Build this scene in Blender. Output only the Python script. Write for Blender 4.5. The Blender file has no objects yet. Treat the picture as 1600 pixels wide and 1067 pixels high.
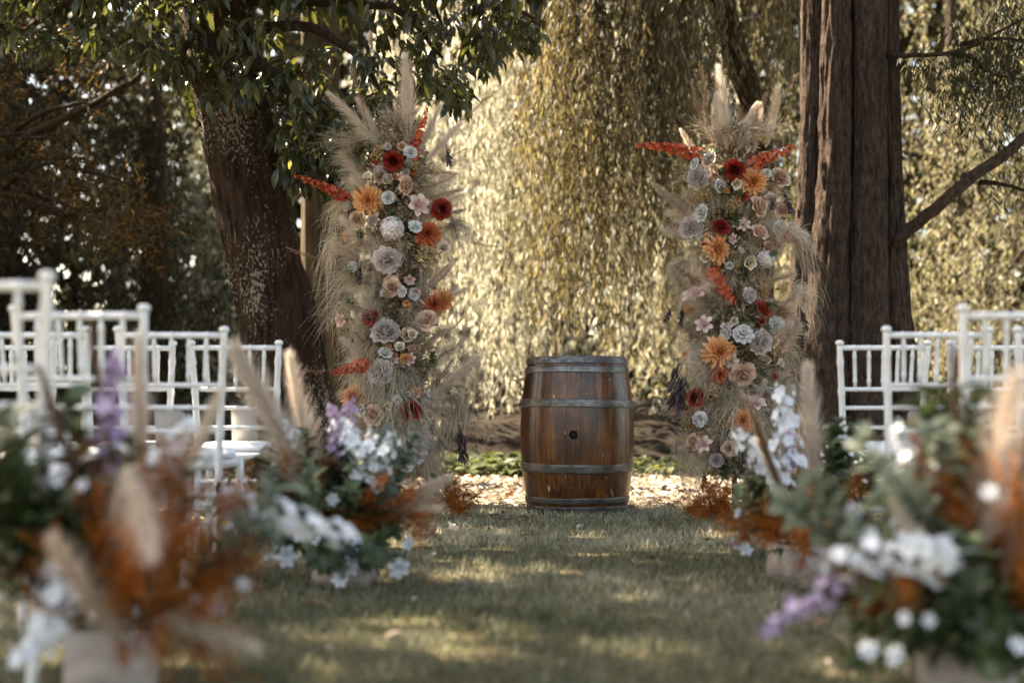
import bpy, math, random
import numpy as np
from mathutils import Vector, Matrix, Quaternion, noise as mnoise

random.seed(7)
rng = np.random.default_rng(11)
PI = math.pi
scene = bpy.context.scene
COL = scene.collection

# ------------------------------------------------------------------ camera, sky, sun, exposure
CAM_H, FPX, HORIZON = 0.625, 2222.0, 640.0
PITCH = math.atan((HORIZON - 533.5) / FPX)
cam_d = bpy.data.cameras.new('camera')
cam = bpy.data.objects.new('camera', cam_d)
COL.objects.link(cam)
cam.location = (0, 0, CAM_H)
cam.rotation_euler = (PI / 2 + PITCH, 0, 0)
cam_d.sensor_width = 36.0
cam_d.lens = 50.0
cam_d.clip_start, cam_d.clip_end = 0.05, 600
cam_d.dof.use_dof = True
cam_d.dof.focus_distance = 8.35
cam_d.dof.aperture_fstop = 1.4
scene.camera = cam

SUN = Vector((-0.60, 0.32, 0.73)).normalized()
w = bpy.data.worlds.new('World')
scene.world = w
w.use_nodes = True
nt = w.node_tree
bg = nt.nodes['Background']
sky = nt.nodes.new('ShaderNodeTexSky')
sky.sky_type = 'NISHITA'
sky.sun_disc = False
sky.sun_elevation = math.asin(SUN.z)
sky.sun_rotation = math.atan2(SUN.x, SUN.y)
sky.air_density, sky.dust_density, sky.ozone_density = 1.0, 2.5, 1.0
nt.links.new(sky.outputs['Color'], bg.inputs['Color'])
bg.inputs['Strength'].default_value = 0.075
sun_d = bpy.data.lights.new('sun', 'SUN')
sun_d.energy, sun_d.angle, sun_d.color = 5.0, math.radians(0.55), (1.0, 0.965, 0.915)
sun_o = bpy.data.objects.new('sun', sun_d)
COL.objects.link(sun_o)
sun_o.rotation_euler = SUN.to_track_quat('Z', 'Y').to_euler()
sun_o.location = (0, 0, 20)

vs = scene.view_settings
vs.view_transform, vs.look, vs.gamma, vs.exposure = 'Standard', 'None', 1.0, 3.0
vs.use_curve_mapping = False
vs.use_white_balance = True
vs.white_balance_temperature, vs.white_balance_tint = 8350, 11
cy = scene.cycles
cy.use_denoising = True
cy.max_bounces, cy.diffuse_bounces, cy.glossy_bounces, cy.transmission_bounces = 6, 4, 3, 4
cy.sample_clamp_indirect = 6.0
cy.use_adaptive_sampling = True


def P(px, py, Y):
    """photo pixel + distance from the camera -> a point in the place"""
    u, v = (px - 800.0) / FPX, (533.5 - py) / FPX
    d = Vector((u, math.cos(PITCH) - v * math.sin(PITCH), math.sin(PITCH) + v * math.cos(PITCH)))
    t = Y / d.y
    return Vector((d.x * t, Y, CAM_H + d.z * t))


# ------------------------------------------------------------------ helpers
def nrm(a):
    return a / np.maximum(np.linalg.norm(a, axis=-1, keepdims=True), 1e-9)


class MB:
    """collects numpy geometry for one mesh"""
    def __init__(s):
        s.v, s.f, s.t, s.n = [], {3: [], 4: []}, [], 0

    def add(s, v, f, tint=0.5):
        v = np.asarray(v, float).reshape(-1, 3)
        for k in (f if isinstance(f, (list, tuple)) and len(f) and isinstance(f[0], np.ndarray) else [np.asarray(f)]):
            if len(k):
                s.f[k.shape[1]].append(k + s.n)
        t = np.asarray(tint, float)
        s.t.append(np.full(len(v), float(t)) if t.ndim == 0 else t.reshape(-1))
        s.v.append(v)
        s.n += len(v)
        return s

    def mesh(s, name, mat, smooth=True):
        me = bpy.data.meshes.new(name)
        v = np.concatenate(s.v)
        me.vertices.add(len(v))
        me.vertices.foreach_set('co', v.astype(np.float32).ravel())
        li, tot = [], []
        for k in (3, 4):
            if s.f[k]:
                a = np.concatenate(s.f[k])
                li.append(a.ravel())
                tot.append(np.full(len(a), k))
        li, tot = np.concatenate(li), np.concatenate(tot)
        me.loops.add(len(li))
        me.loops.foreach_set('vertex_index', li.astype(np.int32))
        me.polygons.add(len(tot))
        st = np.concatenate([[0], np.cumsum(tot)[:-1]])
        me.polygons.foreach_set('loop_start', st.astype(np.int32))
        me.polygons.foreach_set('loop_total', tot.astype(np.int32))
        me.polygons.foreach_set('use_smooth', np.full(len(tot), smooth))
        at = me.attributes.new('tint', 'FLOAT', 'POINT')
        at.data.foreach_set('value', np.concatenate(s.t).astype(np.float32))
        me.update(calc_edges=True)
        if mat:
            me.materials.append(mat)
        return me


def put(name, me, parent=None, M=None):
    o = bpy.data.objects.new(name, me)
    COL.objects.link(o)
    if parent is not None:
        o.parent = parent
    if M is not None:
        o.matrix_basis = M
    return o


def tag(o, label=None, cat=None, group=None, kind=None):
    if label: o['label'] = label
    if cat: o['category'] = cat
    if group: o['group'] = group
    if kind: o['kind'] = kind
    return o


def empty(name, loc, label, cat, group=None, rz=0.0):
    o = bpy.data.objects.new(name, None)
    COL.objects.link(o)
    o.location = loc
    o.rotation_euler = (0, 0, rz)
    o.empty_display_size = 0.1
    return tag(o, label, cat, group)


def copy_tree(o, parent=None):
    c = o.copy()
    COL.objects.link(c)
    if parent is not None:
        c.parent = parent
    for ch in list(o.children):
        copy_tree(ch, c)
    return c


def grid_faces(nu, nv, wrap=False):
    """nv rows of nu verts"""
    i = np.arange(nu if wrap else nu - 1)
    j = np.arange(nv - 1)
    I, J = np.meshgrid(i, j)
    I, J = I.ravel(), J.ravel()
    I2 = (I + 1) % nu
    return np.stack([J * nu + I, J * nu + I2, (J + 1) * nu + I2, (J + 1) * nu + I], 1)


def frames(pts):
    pts = np.asarray(pts, float)
    t = np.gradient(pts, axis=0)
    t = nrm(t)
    ref = np.array([0.0, 1.0, 0.0]) if abs(t[0][1]) < 0.9 else np.array([1.0, 0, 0])
    a = np.zeros_like(t)
    for i in range(len(t)):
        x = ref - t[i] * ref.dot(t[i])
        x /= max(np.linalg.norm(x), 1e-9)
        a[i] = x
        ref = x
    return t, a, np.cross(t, a)


def tube(mb, pts, radii, sides=8, tint=0.5, cap=True):
    pts = np.asarray([tuple(p) for p in pts], float)
    r = np.broadcast_to(np.asarray(radii, float), (len(pts),))
    t, a, b = frames(pts)
    th = np.linspace(0, 2 * PI, sides, endpoint=False)
    ring = a[:, None] * np.cos(th)[None, :, None] + b[:, None] * np.sin(th)[None, :, None]
    v = pts[:, None] + ring * r[:, None, None]
    v = v.reshape(-1, 3)
    f = [grid_faces(sides, len(pts), True)]
    if cap:
        n = len(v)
        v = np.concatenate([v, pts[:1], pts[-1:]])
        k = np.arange(sides)
        k2 = (k + 1) % sides
        o = (len(pts) - 1) * sides
        f.append(np.concatenate([np.stack([k2, k, np.full(sides, n)], 1), np.stack([o + k, o + k2, np.full(sides, n + 1)], 1)]))
    mb.add(v, f, tint)
    return mb


def smooth_path(pts, n):
    """Catmull-Rom through the points"""
    p = np.asarray([tuple(q) for q in pts], float)
    p = np.concatenate([2 * p[:1] - p[1:2], p, 2 * p[-1:] - p[-2:-1]])
    out = []
    m = len(p) - 3
    for u in np.linspace(0, m - 1e-6, n):
        i = int(u)
        t = u - i
        a, b, c, d = p[i:i + 4]
        out.append(0.5 * (2 * b + (c - a) * t + (2 * a - 5 * b + 4 * c - d) * t * t + (3 * b - a - 3 * c + d) * t ** 3))
    return np.array(out)


def box(mb, c, s, tint=0.5, R=None):
    x = np.array([[-1, -1, -1], [1, -1, -1], [1, 1, -1], [-1, 1, -1], [-1, -1, 1], [1, -1, 1], [1, 1, 1], [-1, 1, 1]], float) * np.array(s) / 2
    if R is not None:
        x = x @ np.array(R).T
    f = np.array([[3, 2, 1, 0], [4, 5, 6, 7], [0, 1, 5, 4], [1, 2, 6, 5], [2, 3, 7, 6], [3, 0, 4, 7]])
    return mb.add(x + np.array(tuple(c)), f, tint)


LEAF4 = (np.array([[0, 0, 0], [-0.5, 0.45, 0.0], [0, 1, 0], [0.5, 0.45, 0.0]]), np.array([[0, 3, 2, 1]]))
_lv, _lf = [], []
for _k, (_y, _w, _z) in enumerate([(0, .06, 0), (.22, .38, .02), (.5, .5, 0.02), (.8, .3, -.05), (1, .02, -.14)]):
    _lv += [[-_w, _y, _z + .22 * _w], [0, _y, _z], [_w, _y, _z + .22 * _w]]
for _k in range(4):
    for _j in range(2):
        _a = _k * 3 + _j
        _lf.append([_a, _a + 1, _a + 4, _a + 3])
LEAFB = (np.array(_lv, float), np.array(_lf))
LEAF3 = (np.array([[-.5, 0, 0], [.5, 0, 0], [0.35, .55, .04], [-.35, .55, .04], [0, 1, 0.0]]), np.array([[0, 1, 2, 3]]), np.array([[3, 2, 4]]))


def leaves(mb, pos, axis, normal, length, width, tint, tpl=LEAF4):
    """a batch of leaves: axis = direction of growth, normal = facing"""
    pos = np.asarray(pos, float)
    n = len(pos)
    if n == 0:
        return mb
    y = nrm(np.asarray(axis, float))
    x = nrm(np.cross(y, np.asarray(normal, float)))
    z = np.cross(x, y)
    L = np.broadcast_to(np.asarray(length, float), (n,))
    W = np.broadcast_to(np.asarray(width, float), (n,))
    T = tpl[0]
    v = pos[:, None] + x[:, None] * (T[None, :, 0] * W[:, None])[..., None] + y[:, None] * (T[None, :, 1] * L[:, None])[..., None] \
        + z[:, None] * (T[None, :, 2] * L[:, None])[..., None]
    fs = []
    for f in tpl[1:]:
        fs.append((f[None] + (np.arange(n) * len(T))[:, None, None]).reshape(-1, f.shape[1]))
    mb.add(v.reshape(-1, 3), fs, np.repeat(np.broadcast_to(np.asarray(tint, float), (n,)), len(T)))
    return mb


def rnd(n, a, b):
    return a + (b - a) * rng.random(n)


def rdir(n, r=None):
    return nrm((r or rng).normal(size=(n, 3)))


def ribbons(mb, paths, w0, tint, taper=0.25):
    """paths (N,K,3) -> thin strips"""
    N, K, _ = paths.shape
    t = nrm(np.gradient(paths, axis=1))
    s = nrm(np.cross(t, rdir(N)[:, None, :]))
    ww = np.broadcast_to(np.asarray(w0, float), (N,))[:, None] * np.linspace(1, taper, K)[None]
    a = paths + s * ww[..., None] / 2
    b = paths - s * ww[..., None] / 2
    v = np.stack([a, b], 2).reshape(-1, 3)
    k = np.arange(K - 1) * 2
    f1 = np.stack([k, k + 1, k + 3, k + 2], 1)
    f = (f1[None] + (np.arange(N) * K * 2)[:, None, None]).reshape(-1, 4)
    mb.add(v, f, np.repeat(np.broadcast_to(np.asarray(tint, float), (N,)), K * 2))
    return mb


# ------------------------------------------------------------------ materials
def new_mat(name):
    m = bpy.data.materials.new(name)
    m.use_nodes = True
    n = m.node_tree.nodes
    return m, n, m.node_tree.links, n['Principled BSDF'], n['Material Output']


def ramp(n, stops):
    r = n.new('ShaderNodeValToRGB')
    e = r.color_ramp.elements
    while len(e) < len(stops):
        e.new(0.5)
    for k, (p, c) in enumerate(stops):
        e[k].position = p
        e[k].color = (*c, 1)
    return r


def tint_mat(name, stops, rough=0.6, trans=0.0, spec=0.3, objvar=0.25, tcol=None, coat=0.0):
    """colour picked by each piece's own tint, a little random per object; optional light through the leaf"""
    m, n, l, bs, out = new_mat(name)
    a = n.new('ShaderNodeAttribute')
    a.attribute_name = 'tint'
    r = ramp(n, stops)
    l.new(a.outputs['Fac'], r.inputs['Fac'])
    oi = n.new('ShaderNodeObjectInfo')
    hv = n.new('ShaderNodeHueSaturation')
    mr = n.new('ShaderNodeMapRange')
    mr.inputs['To Min'].default_value, mr.inputs['To Max'].default_value = 1 - objvar, 1 + objvar * .6
    l.new(oi.outputs['Random'], mr.inputs['Value'])
    l.new(mr.outputs['Result'], hv.inputs['Value'])
    l.new(r.outputs['Color'], hv.inputs['Color'])
    col = hv.outputs['Color']
    l.new(col, bs.inputs['Base Color'])
    bs.inputs['Roughness'].default_value = rough
    bs.inputs['Specular IOR Level'].default_value = spec
    bs.inputs['Coat Weight'].default_value = coat
    if trans > 0:
        tr = n.new('ShaderNodeBsdfTranslucent')
        if tcol:
            mx = n.new('ShaderNodeMix')
            mx.data_type = 'RGBA'
            mx.blend_type = 'MULTIPLY'
            mx.inputs['Factor'].default_value = 1
            l.new(col, mx.inputs['A'])
            mx.inputs['B'].default_value = (*tcol, 1)
            l.new(mx.outputs['Result'], tr.inputs['Color'])
        else:
            l.new(col, tr.inputs['Color'])
        ms = n.new('ShaderNodeMixShader')
        ms.inputs['Fac'].default_value = trans
        l.new(bs.outputs['BSDF'], ms.inputs[1])
        l.new(tr.outputs['BSDF'], ms.inputs[2])
        l.new(ms.outputs['Shader'], out.inputs['Surface'])
    return m


def noise_node(n, l, scale, detail=4, rough=.6, vec=None):
    t = n.new('ShaderNodeTexNoise')
    t.inputs['Scale'].default_value, t.inputs['Detail'].default_value, t.inputs['Roughness'].default_value = scale, detail, rough
    if vec is not None:
        l.new(vec, t.inputs['Vector'])
    return t


def coords(n, l, scale=(1, 1, 1)):
    tc = n.new('ShaderNodeTexCoord')
    mp = n.new('ShaderNodeMapping')
    mp.inputs['Scale'].default_value = scale
    l.new(tc.outputs['Object'], mp.inputs['Vector'])
    return mp.outputs['Vector']


def mix_rgb(n, l, fac, a, b, blend='MIX'):
    m = n.new('ShaderNodeMix')
    m.data_type, m.blend_type = 'RGBA', blend
    if isinstance(fac, float): m.inputs['Factor'].default_value = fac
    else: l.new(fac, m.inputs['Factor'])
    for s, x in (('A', a), ('B', b)):
        if isinstance(x, tuple): m.inputs[s].default_value = (*x, 1)
        else: l.new(x, m.inputs[s])
    return m.outputs['Result']


def bump(n, l, bs, h, dist, strength=1.0):
    b = n.new('ShaderNodeBump')
    b.inputs['Distance'].default_value, b.inputs['Strength'].default_value = dist, strength
    l.new(h, b.inputs['Height'])
    l.new(b.outputs['Normal'], bs.inputs['Normal'])


def bark_mat(name, dark, mid, lichen=None, lich_lo=.62, zs=.22, scale=22):
    m, n, l, bs, out = new_mat(name)
    v = coords(n, l, (1, 1, zs))
    t = noise_node(n, l, scale, 6, .65, v)
    r = ramp(n, [(.32, dark), (.68, mid)])
    l.new(t.outputs['Fac'], r.inputs['Fac'])
    c = r.outputs['Color']
    if lichen:
        v2 = coords(n, l, (1, 1, .55))
        t2 = noise_node(n, l, 66, 3, .6, v2)
        t3 = noise_node(n, l, 2.2, 2, .5, v2)
        ad = n.new('ShaderNodeMath')
        ad.operation = 'MULTIPLY_ADD'
        l.new(t3.outputs['Fac'], ad.inputs[0])
        ad.inputs[1].default_value = .7
        l.new(t2.outputs['Fac'], ad.inputs[2])
        r2 = ramp(n, [(lich_lo + .33, (0, 0, 0)), (lich_lo + .40, (1, 1, 1))])
        l.new(ad.outputs[0], r2.inputs['Fac'])
        c = mix_rgb(n, l, r2.outputs['Color'], c, lichen)
    l.new(c, bs.inputs['Base Color'])
    bs.inputs['Roughness'].default_value = .9
    bs.inputs['Specular IOR Level'].default_value = .15
    bump(n, l, bs, t.outputs['Fac'], .035)
    return m


def plain_mat(name, c1, c2, scale=12, rough=.6, bmp=0.0, spec=.3, vec=(1, 1, 1), metal=0.0, rvar=0.0):
    m, n, l, bs, out = new_mat(name)
    v = coords(n, l, vec)
    t = noise_node(n, l, scale, 5, .6, v)
    r = ramp(n, [(.35, c1), (.65, c2)])
    l.new(t.outputs['Fac'], r.inputs['Fac'])
    l.new(r.outputs['Color'], bs.inputs['Base Color'])
    bs.inputs['Roughness'].default_value = rough
    bs.inputs['Specular IOR Level'].default_value = spec
    bs.inputs['Metallic'].default_value = metal
    if rvar:
        mr = n.new('ShaderNodeMapRange')
        mr.inputs['To Min'].default_value, mr.inputs['To Max'].default_value = rough - rvar, rough + rvar
        l.new(t.outputs['Fac'], mr.inputs['Value'])
        l.new(mr.outputs['Result'], bs.inputs['Roughness'])
    if bmp:
        bump(n, l, bs, t.outputs['Fac'], bmp)
    return m


M = {}
M['magnolia'] = tint_mat('magnolia_leaf', [(0, (.016, .020, .009)), (.6, (.042, .047, .020)), (1, (.10, .10, .045))], .3, .34, .5, .2, (2.6, 2.4, 1.1))
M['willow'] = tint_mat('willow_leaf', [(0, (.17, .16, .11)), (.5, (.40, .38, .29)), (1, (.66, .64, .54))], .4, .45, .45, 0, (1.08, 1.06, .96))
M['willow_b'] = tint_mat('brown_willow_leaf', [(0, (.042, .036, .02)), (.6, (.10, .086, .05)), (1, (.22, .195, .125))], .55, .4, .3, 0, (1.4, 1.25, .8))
M['khaki'] = tint_mat('khaki_needles', [(0, (.10, .093, .058)), (.5, (.21, .195, .13)), (1, (.38, .355, .26))], .55, .4, .3, 0, (1.3, 1.25, .9))
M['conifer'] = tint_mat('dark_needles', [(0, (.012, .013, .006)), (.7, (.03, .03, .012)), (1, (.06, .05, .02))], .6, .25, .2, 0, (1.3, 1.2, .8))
M['cypress'] = tint_mat('golden_needles', [(0, (.035, .024, .010)), (.5, (.08, .053, .020)), (1, (.15, .09, .03))], .55, .4, .2, 0, (1.4, 1.2, .8))
M['pale'] = tint_mat('pale_leaf', [(0, (.07, .075, .04)), (.5, (.15, .15, .09)), (1, (.30, .29, .2))], .5, .35, .4, 0)
M['pale2'] = tint_mat('cream_leaf', [(0, (.16, .15, .10)), (.5, (.38, .36, .28)), (1, (.64, .61, .52))], .45, .4, .4, 0)
M['treeline'] = tint_mat('treeline_leaf', [(0, (.022, .019, .008)), (.6, (.07, .06, .025)), (1, (.16, .135, .06))], .6, .3, .2, 0)
M['cover'] = tint_mat('ground_cover_leaf', [(0, (.022, .034, .015)), (.6, (.06, .078, .034)), (1, (.14, .15, .07))], .35, .3, .5, 0, (1.6, 1.5, .9))
M['bark_l'] = bark_mat('rough_dark_bark', (.008, .0045, .003), (.055, .029, .017), (.22, .185, .14), .625)
M['bark_r'] = bark_mat('fluted_brown_bark', (.016, .010, .0075), (.088, .057, .041), (.19, .155, .12), .67, .35, 40)
M['bark_d'] = bark_mat('dark_branch_bark', (.015, .01, .006), (.05, .033, .02))
M['bark_t'] = bark_mat('tan_bark', (.025, .016, .008), (.11, .078, .042), zs=.10)
M['bark_p'] = bark_mat('pale_branch_bark', (.16, .12, .08), (.30, .24, .16))
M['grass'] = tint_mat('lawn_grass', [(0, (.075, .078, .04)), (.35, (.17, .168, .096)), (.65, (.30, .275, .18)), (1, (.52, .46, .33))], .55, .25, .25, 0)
M['litter'] = tint_mat('dry_leaf_litter', [(0, (.07, .048, .032)), (.4, (.24, .185, .13)), (.75, (.44, .375, .295)), (.94, (.60, .54, .45)), (1, (.42, .13, .04))], .7, .15, .2, 0)
M['paint'] = plain_mat('white_painted_wood', (.66, .645, .615), (.75, .735, .71), 40, .42, .0006, .45)
M['cushion'] = plain_mat('white_cushion_cloth', (.72, .73, .74), (.8, .81, .82), 90, .85, .001, .1)
M['card'] = plain_mat('grey_card', (.36, .33, .30), (.42, .39, .36), 20, .8, .0, .2)
M['box'] = plain_mat('limewashed_planter', (.40, .33, .29), (.58, .50, .45), 7, .85, .002, .15, (1, 1, 2))
M['steel'] = plain_mat('galvanised_hoop', (.13, .125, .115), (.27, .265, .25), 14, .42, .0006, .5, (1, 1, 3), .85, .12)
def hoop_mat():
    m, n, l, bs, out = new_mat('weathered_hoop')
    t = noise_node(n, l, 11, 5, .65, coords(n, l, (1, 1, 2.5)))
    r = ramp(n, [(.35, (.085, .08, .072)), (.65, (.23, .225, .21))])
    l.new(t.outputs['Fac'], r.inputs['Fac'])
    t2 = noise_node(n, l, 24, 5, .7, coords(n, l))
    r2 = ramp(n, [(.56, (0, 0, 0)), (.68, (1, 1, 1))])
    l.new(t2.outputs['Fac'], r2.inputs['Fac'])
    l.new(mix_rgb(n, l, r2.outputs['Color'], r.outputs['Color'], (.10, .055, .028)), bs.inputs['Base Color'])
    mr = n.new('ShaderNodeMapRange')
    mr.inputs['To Min'].default_value, mr.inputs['To Max'].default_value = .30, .62
    l.new(t2.outputs['Fac'], mr.inputs['Value'])
    l.new(mr.outputs['Result'], bs.inputs['Roughness'])
    mr2 = n.new('ShaderNodeMapRange')
    mr2.inputs['To Min'].default_value, mr2.inputs['To Max'].default_value = .9, .2
    l.new(r2.outputs['Color'], mr2.inputs['Value'])
    l.new(mr2.outputs['Result'], bs.inputs['Metallic'])
    bump(n, l, bs, t2.outputs['Fac'], .0012)
    return m


M['steel'] = hoop_mat()
M['rivet'] = plain_mat('dark_rivet', (.05, .045, .04), (.09, .08, .07), 30, .5, 0, .5, (1, 1, 1), .7)
M['hole'] = plain_mat('dark_bung', (.006, .004, .003), (.012, .009, .006), 30, .8)
M['pole'] = plain_mat('dark_metal_stand', (.02, .02, .018), (.05, .045, .04), 20, .6)
M['stem'] = plain_mat('green_stem', (.05, .06, .025), (.10, .10, .05), 30, .7)


def wood_mat():
    m, n, l, bs, out = new_mat('varnished_oak')
    oi = n.new('ShaderNodeObjectInfo')
    v = coords(n, l, (1, 1, .07))
    ad = n.new('ShaderNodeVectorMath')
    ad.operation = 'ADD'
    cb = n.new('ShaderNodeCombineXYZ')
    mu = n.new('ShaderNodeMath')
    mu.operation = 'MULTIPLY'
    mu.inputs[1].default_value = 37.0
    l.new(oi.outputs['Random'], mu.inputs[0])
    for s in 'XYZ':
        l.new(mu.outputs[0], cb.inputs[s])
    l.new(v, ad.inputs[0])
    l.new(cb.outputs[0], ad.inputs[1])
    t = noise_node(n, l, 70, 6, .7, ad.outputs[0])
    r = ramp(n, [(.30, (.026, .006, .001)), (.52, (.135, .040, .006)), (.72, (.29, .105, .020))])
    l.new(t.outputs['Fac'], r.inputs['Fac'])
    # stains and burnt patches of the old varnish
    v2 = coords(n, l, (1, 1, .8))
    t2 = noise_node(n, l, 7, 5, .6, v2)
    r2 = ramp(n, [(.40, (.18, .14, .12)), (.60, (1, 1, 1))])
    l.new(t2.outputs['Fac'], r2.inputs['Fac'])
    c = mix_rgb(n, l, .8, r.outputs['Color'], r2.outputs['Color'], 'MULTIPLY')
    # scuffs
    v3 = coords(n, l, (1, 1, .25))
    t3 = noise_node(n, l, 38, 2, .5, v3)
    r3 = ramp(n, [(.69, (0, 0, 0)), (.71, (1, 1, 1))])
    l.new(t3.outputs['Fac'], r3.inputs['Fac'])
    c = mix_rgb(n, l, r3.outputs['Color'], c, (.32, .24, .17))
    hv = n.new('ShaderNodeHueSaturation')
    mr = n.new('ShaderNodeMapRange')
    mr.inputs['To Min'].default_value, mr.inputs['To Max'].default_value = .68, 1.3
    l.new(oi.outputs['Random'], mr.inputs['Value'])
    l.new(mr.outputs['Result'], hv.inputs['Value'])
    l.new(c, hv.inputs['Color'])
    l.new(hv.outputs['Color'], bs.inputs['Base Color'])
    bs.inputs['Roughness'].default_value = .36
    bs.inputs['Specular IOR Level'].default_value = .5
    bs.inputs['Coat Weight'].default_value = .25
    bs.inputs['Coat Roughness'].default_value = .22
    bump(n, l, bs, t.outputs['Fac'], .0012)
    return m


M['oak'] = wood_mat()


def ground_mat():
    m, n, l, bs, out = new_mat('lawn_soil')
    v = coords(n, l)
    t = noise_node(n, l, 1.3, 5, .6, v)
    t2 = noise_node(n, l, 40, 5, .7, v)
    r = ramp(n, [(.35, (.07, .068, .036)), (.65, (.17, .145, .085))])
    l.new(t.outputs['Fac'], r.inputs['Fac'])
    r2 = ramp(n, [(.3, (.45, .42, .4)), (.7, (1.25, 1.2, 1.1))])
    l.new(t2.outputs['Fac'], r2.inputs['Fac'])
    c = mix_rgb(n, l, 1.0, r.outputs['Color'], r2.outputs['Color'], 'MULTIPLY')
    # past the lawn's edge the soil lies under dry leaves
    sx = n.new('ShaderNodeSeparateXYZ')
    l.new(v, sx.inputs[0])
    ma = n.new('ShaderNodeMath')
    ma.operation = 'MULTIPLY_ADD'
    l.new(t.outputs['Fac'], ma.inputs[0])
    ma.inputs[1].default_value = 1.2
    l.new(sx.outputs['Y'], ma.inputs[2])
    mr = n.new('ShaderNodeMapRange')
    mr.inputs['From Min'].default_value, mr.inputs['From Max'].default_value = 9.35, 9.9
    l.new(ma.outputs[0], mr.inputs['Value'])
    dry = mix_rgb(n, l, 1.0, (.32, .27, .205), r2.outputs['Color'], 'MULTIPLY')
    c = mix_rgb(n, l, mr.outputs['Result'], c, dry)
    l.new(c, bs.inputs['Base Color'])
    bs.inputs['Roughness'].default_value = .95
    bs.inputs['Specular IOR Level'].default_value = .1
    bump(n, l, bs, t2.outputs['Fac'], .02)
    return m


# flowers
def petal_mat(name, inner, outer, tr=.25, rough=.6):
    return tint_mat(name, [(0, inner), (1, outer)], rough, tr, .25, .12)


M['rose_red'] = petal_mat('dark_red_petal', (.10, .006, .005), (.30, .03, .018))
M['rose_coral'] = petal_mat('coral_petal', (.22, .02, .012), (.50, .12, .07))
M['rose_beige'] = petal_mat('beige_petal', (.50, .28, .18), (.74, .55, .42))
M['peony'] = petal_mat('lavender_petal', (.57, .46, .44), (.81, .745, .715))
M['dahlia'] = petal_mat('apricot_petal', (.58, .20, .055), (.84, .50, .25))
M['mum'] = petal_mat('rust_petal', (.30, .04, .016), (.60, .17, .07))
M['white'] = petal_mat('white_petal', (.60, .58, .52), (.80, .79, .79))
M['cream'] = petal_mat('cream_petal', (.58, .46, .32), (.78, .69, .56))
M['blush'] = petal_mat('blush_petal', (.55, .30, .26), (.78, .62, .55))
M['spike_red'] = petal_mat('red_orange_floret', (.28, .018, .01), (.60, .13, .05))
M['spike_white'] = petal_mat('white_floret', (.68, .71, .74), (.82, .84, .86))
M['spike_purple'] = petal_mat('mauve_floret', (.20, .12, .23), (.50, .40, .55))
M['umbel'] = tint_mat('dried_umbel', [(0, (.20, .12, .04)), (1, (.52, .38, .19))], .8, .1, .1, .2)
M['pampas'] = tint_mat('pampas', [(0, (.46, .35, .27)), (.5, (.68, .565, .455)), (1, (.80, .70, .59))], .8, .35, .1, .15)
M['pampas_brown'] = tint_mat('brown_pampas', [(0, (.09, .055, .035)), (1, (.24, .165, .115))], .85, .25, .1, .15)
M['feather'] = tint_mat('feather_grass', [(0, (.32, .24, .16)), (.5, (.55, .45, .325)), (1, (.72, .63, .50))], .8, .3, .1, .25)
M['reed'] = tint_mat('reed_sprig', [(0, (.22, .11, .07)), (1, (.45, .28, .20))], .85, .2, .1, .2)
M['plum'] = tint_mat('plum_brown_leaf', [(0, (.035, .022, .025)), (1, (.11, .075, .08))], .6, .15, .25, .2)
M['leaf_g'] = tint_mat('florist_green_leaf', [(0, (.03, .048, .018)), (.6, (.07, .098, .037)), (1, (.14, .16, .065))], .45, .2, .4, .25)
M['sage'] = tint_mat('sage_leaf', [(0, (.07, .095, .06)), (1, (.18, .21, .14))], .55, .2, .3, .2)
M['orange'] = tint_mat('rust_orange_sprig', [(0, (.13, .034, .007)), (.5, (.32, .094, .016)), (1, (.52, .18, .035))], .75, .25, .15, .2)
M['fill'] = tint_mat('dried_filler', [(0, (.16, .11, .07)), (.6, (.40, .31, .215)), (1, (.62, .52, .40))], .85, .15, .1, .2)

# ------------------------------------------------------------------ ground, grass, litter, bank
def ground_z(x, y):
    return 0.0


gm = MB()
gx = np.concatenate([np.linspace(-300, -12, 10), np.linspace(-11, 11, 60), np.linspace(12, 300, 10)])
gy = np.concatenate([np.linspace(-300, -2, 8), np.linspace(-1, 24, 70), np.linspace(26, 300, 10)])
X, Y = np.meshgrid(gx, gy)
gm.add(np.stack([X, Y, np.zeros_like(X)], -1).reshape(-1, 3), grid_faces(len(gx), len(gy)))
tag(put('ground', gm.mesh('ground', ground_mat())), kind='structure')

nz = lambda x, y, s, o=0.0: np.array([mnoise.noise(Vector((a * s + o, b * s, o))) for a, b in zip(x, y)])


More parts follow.
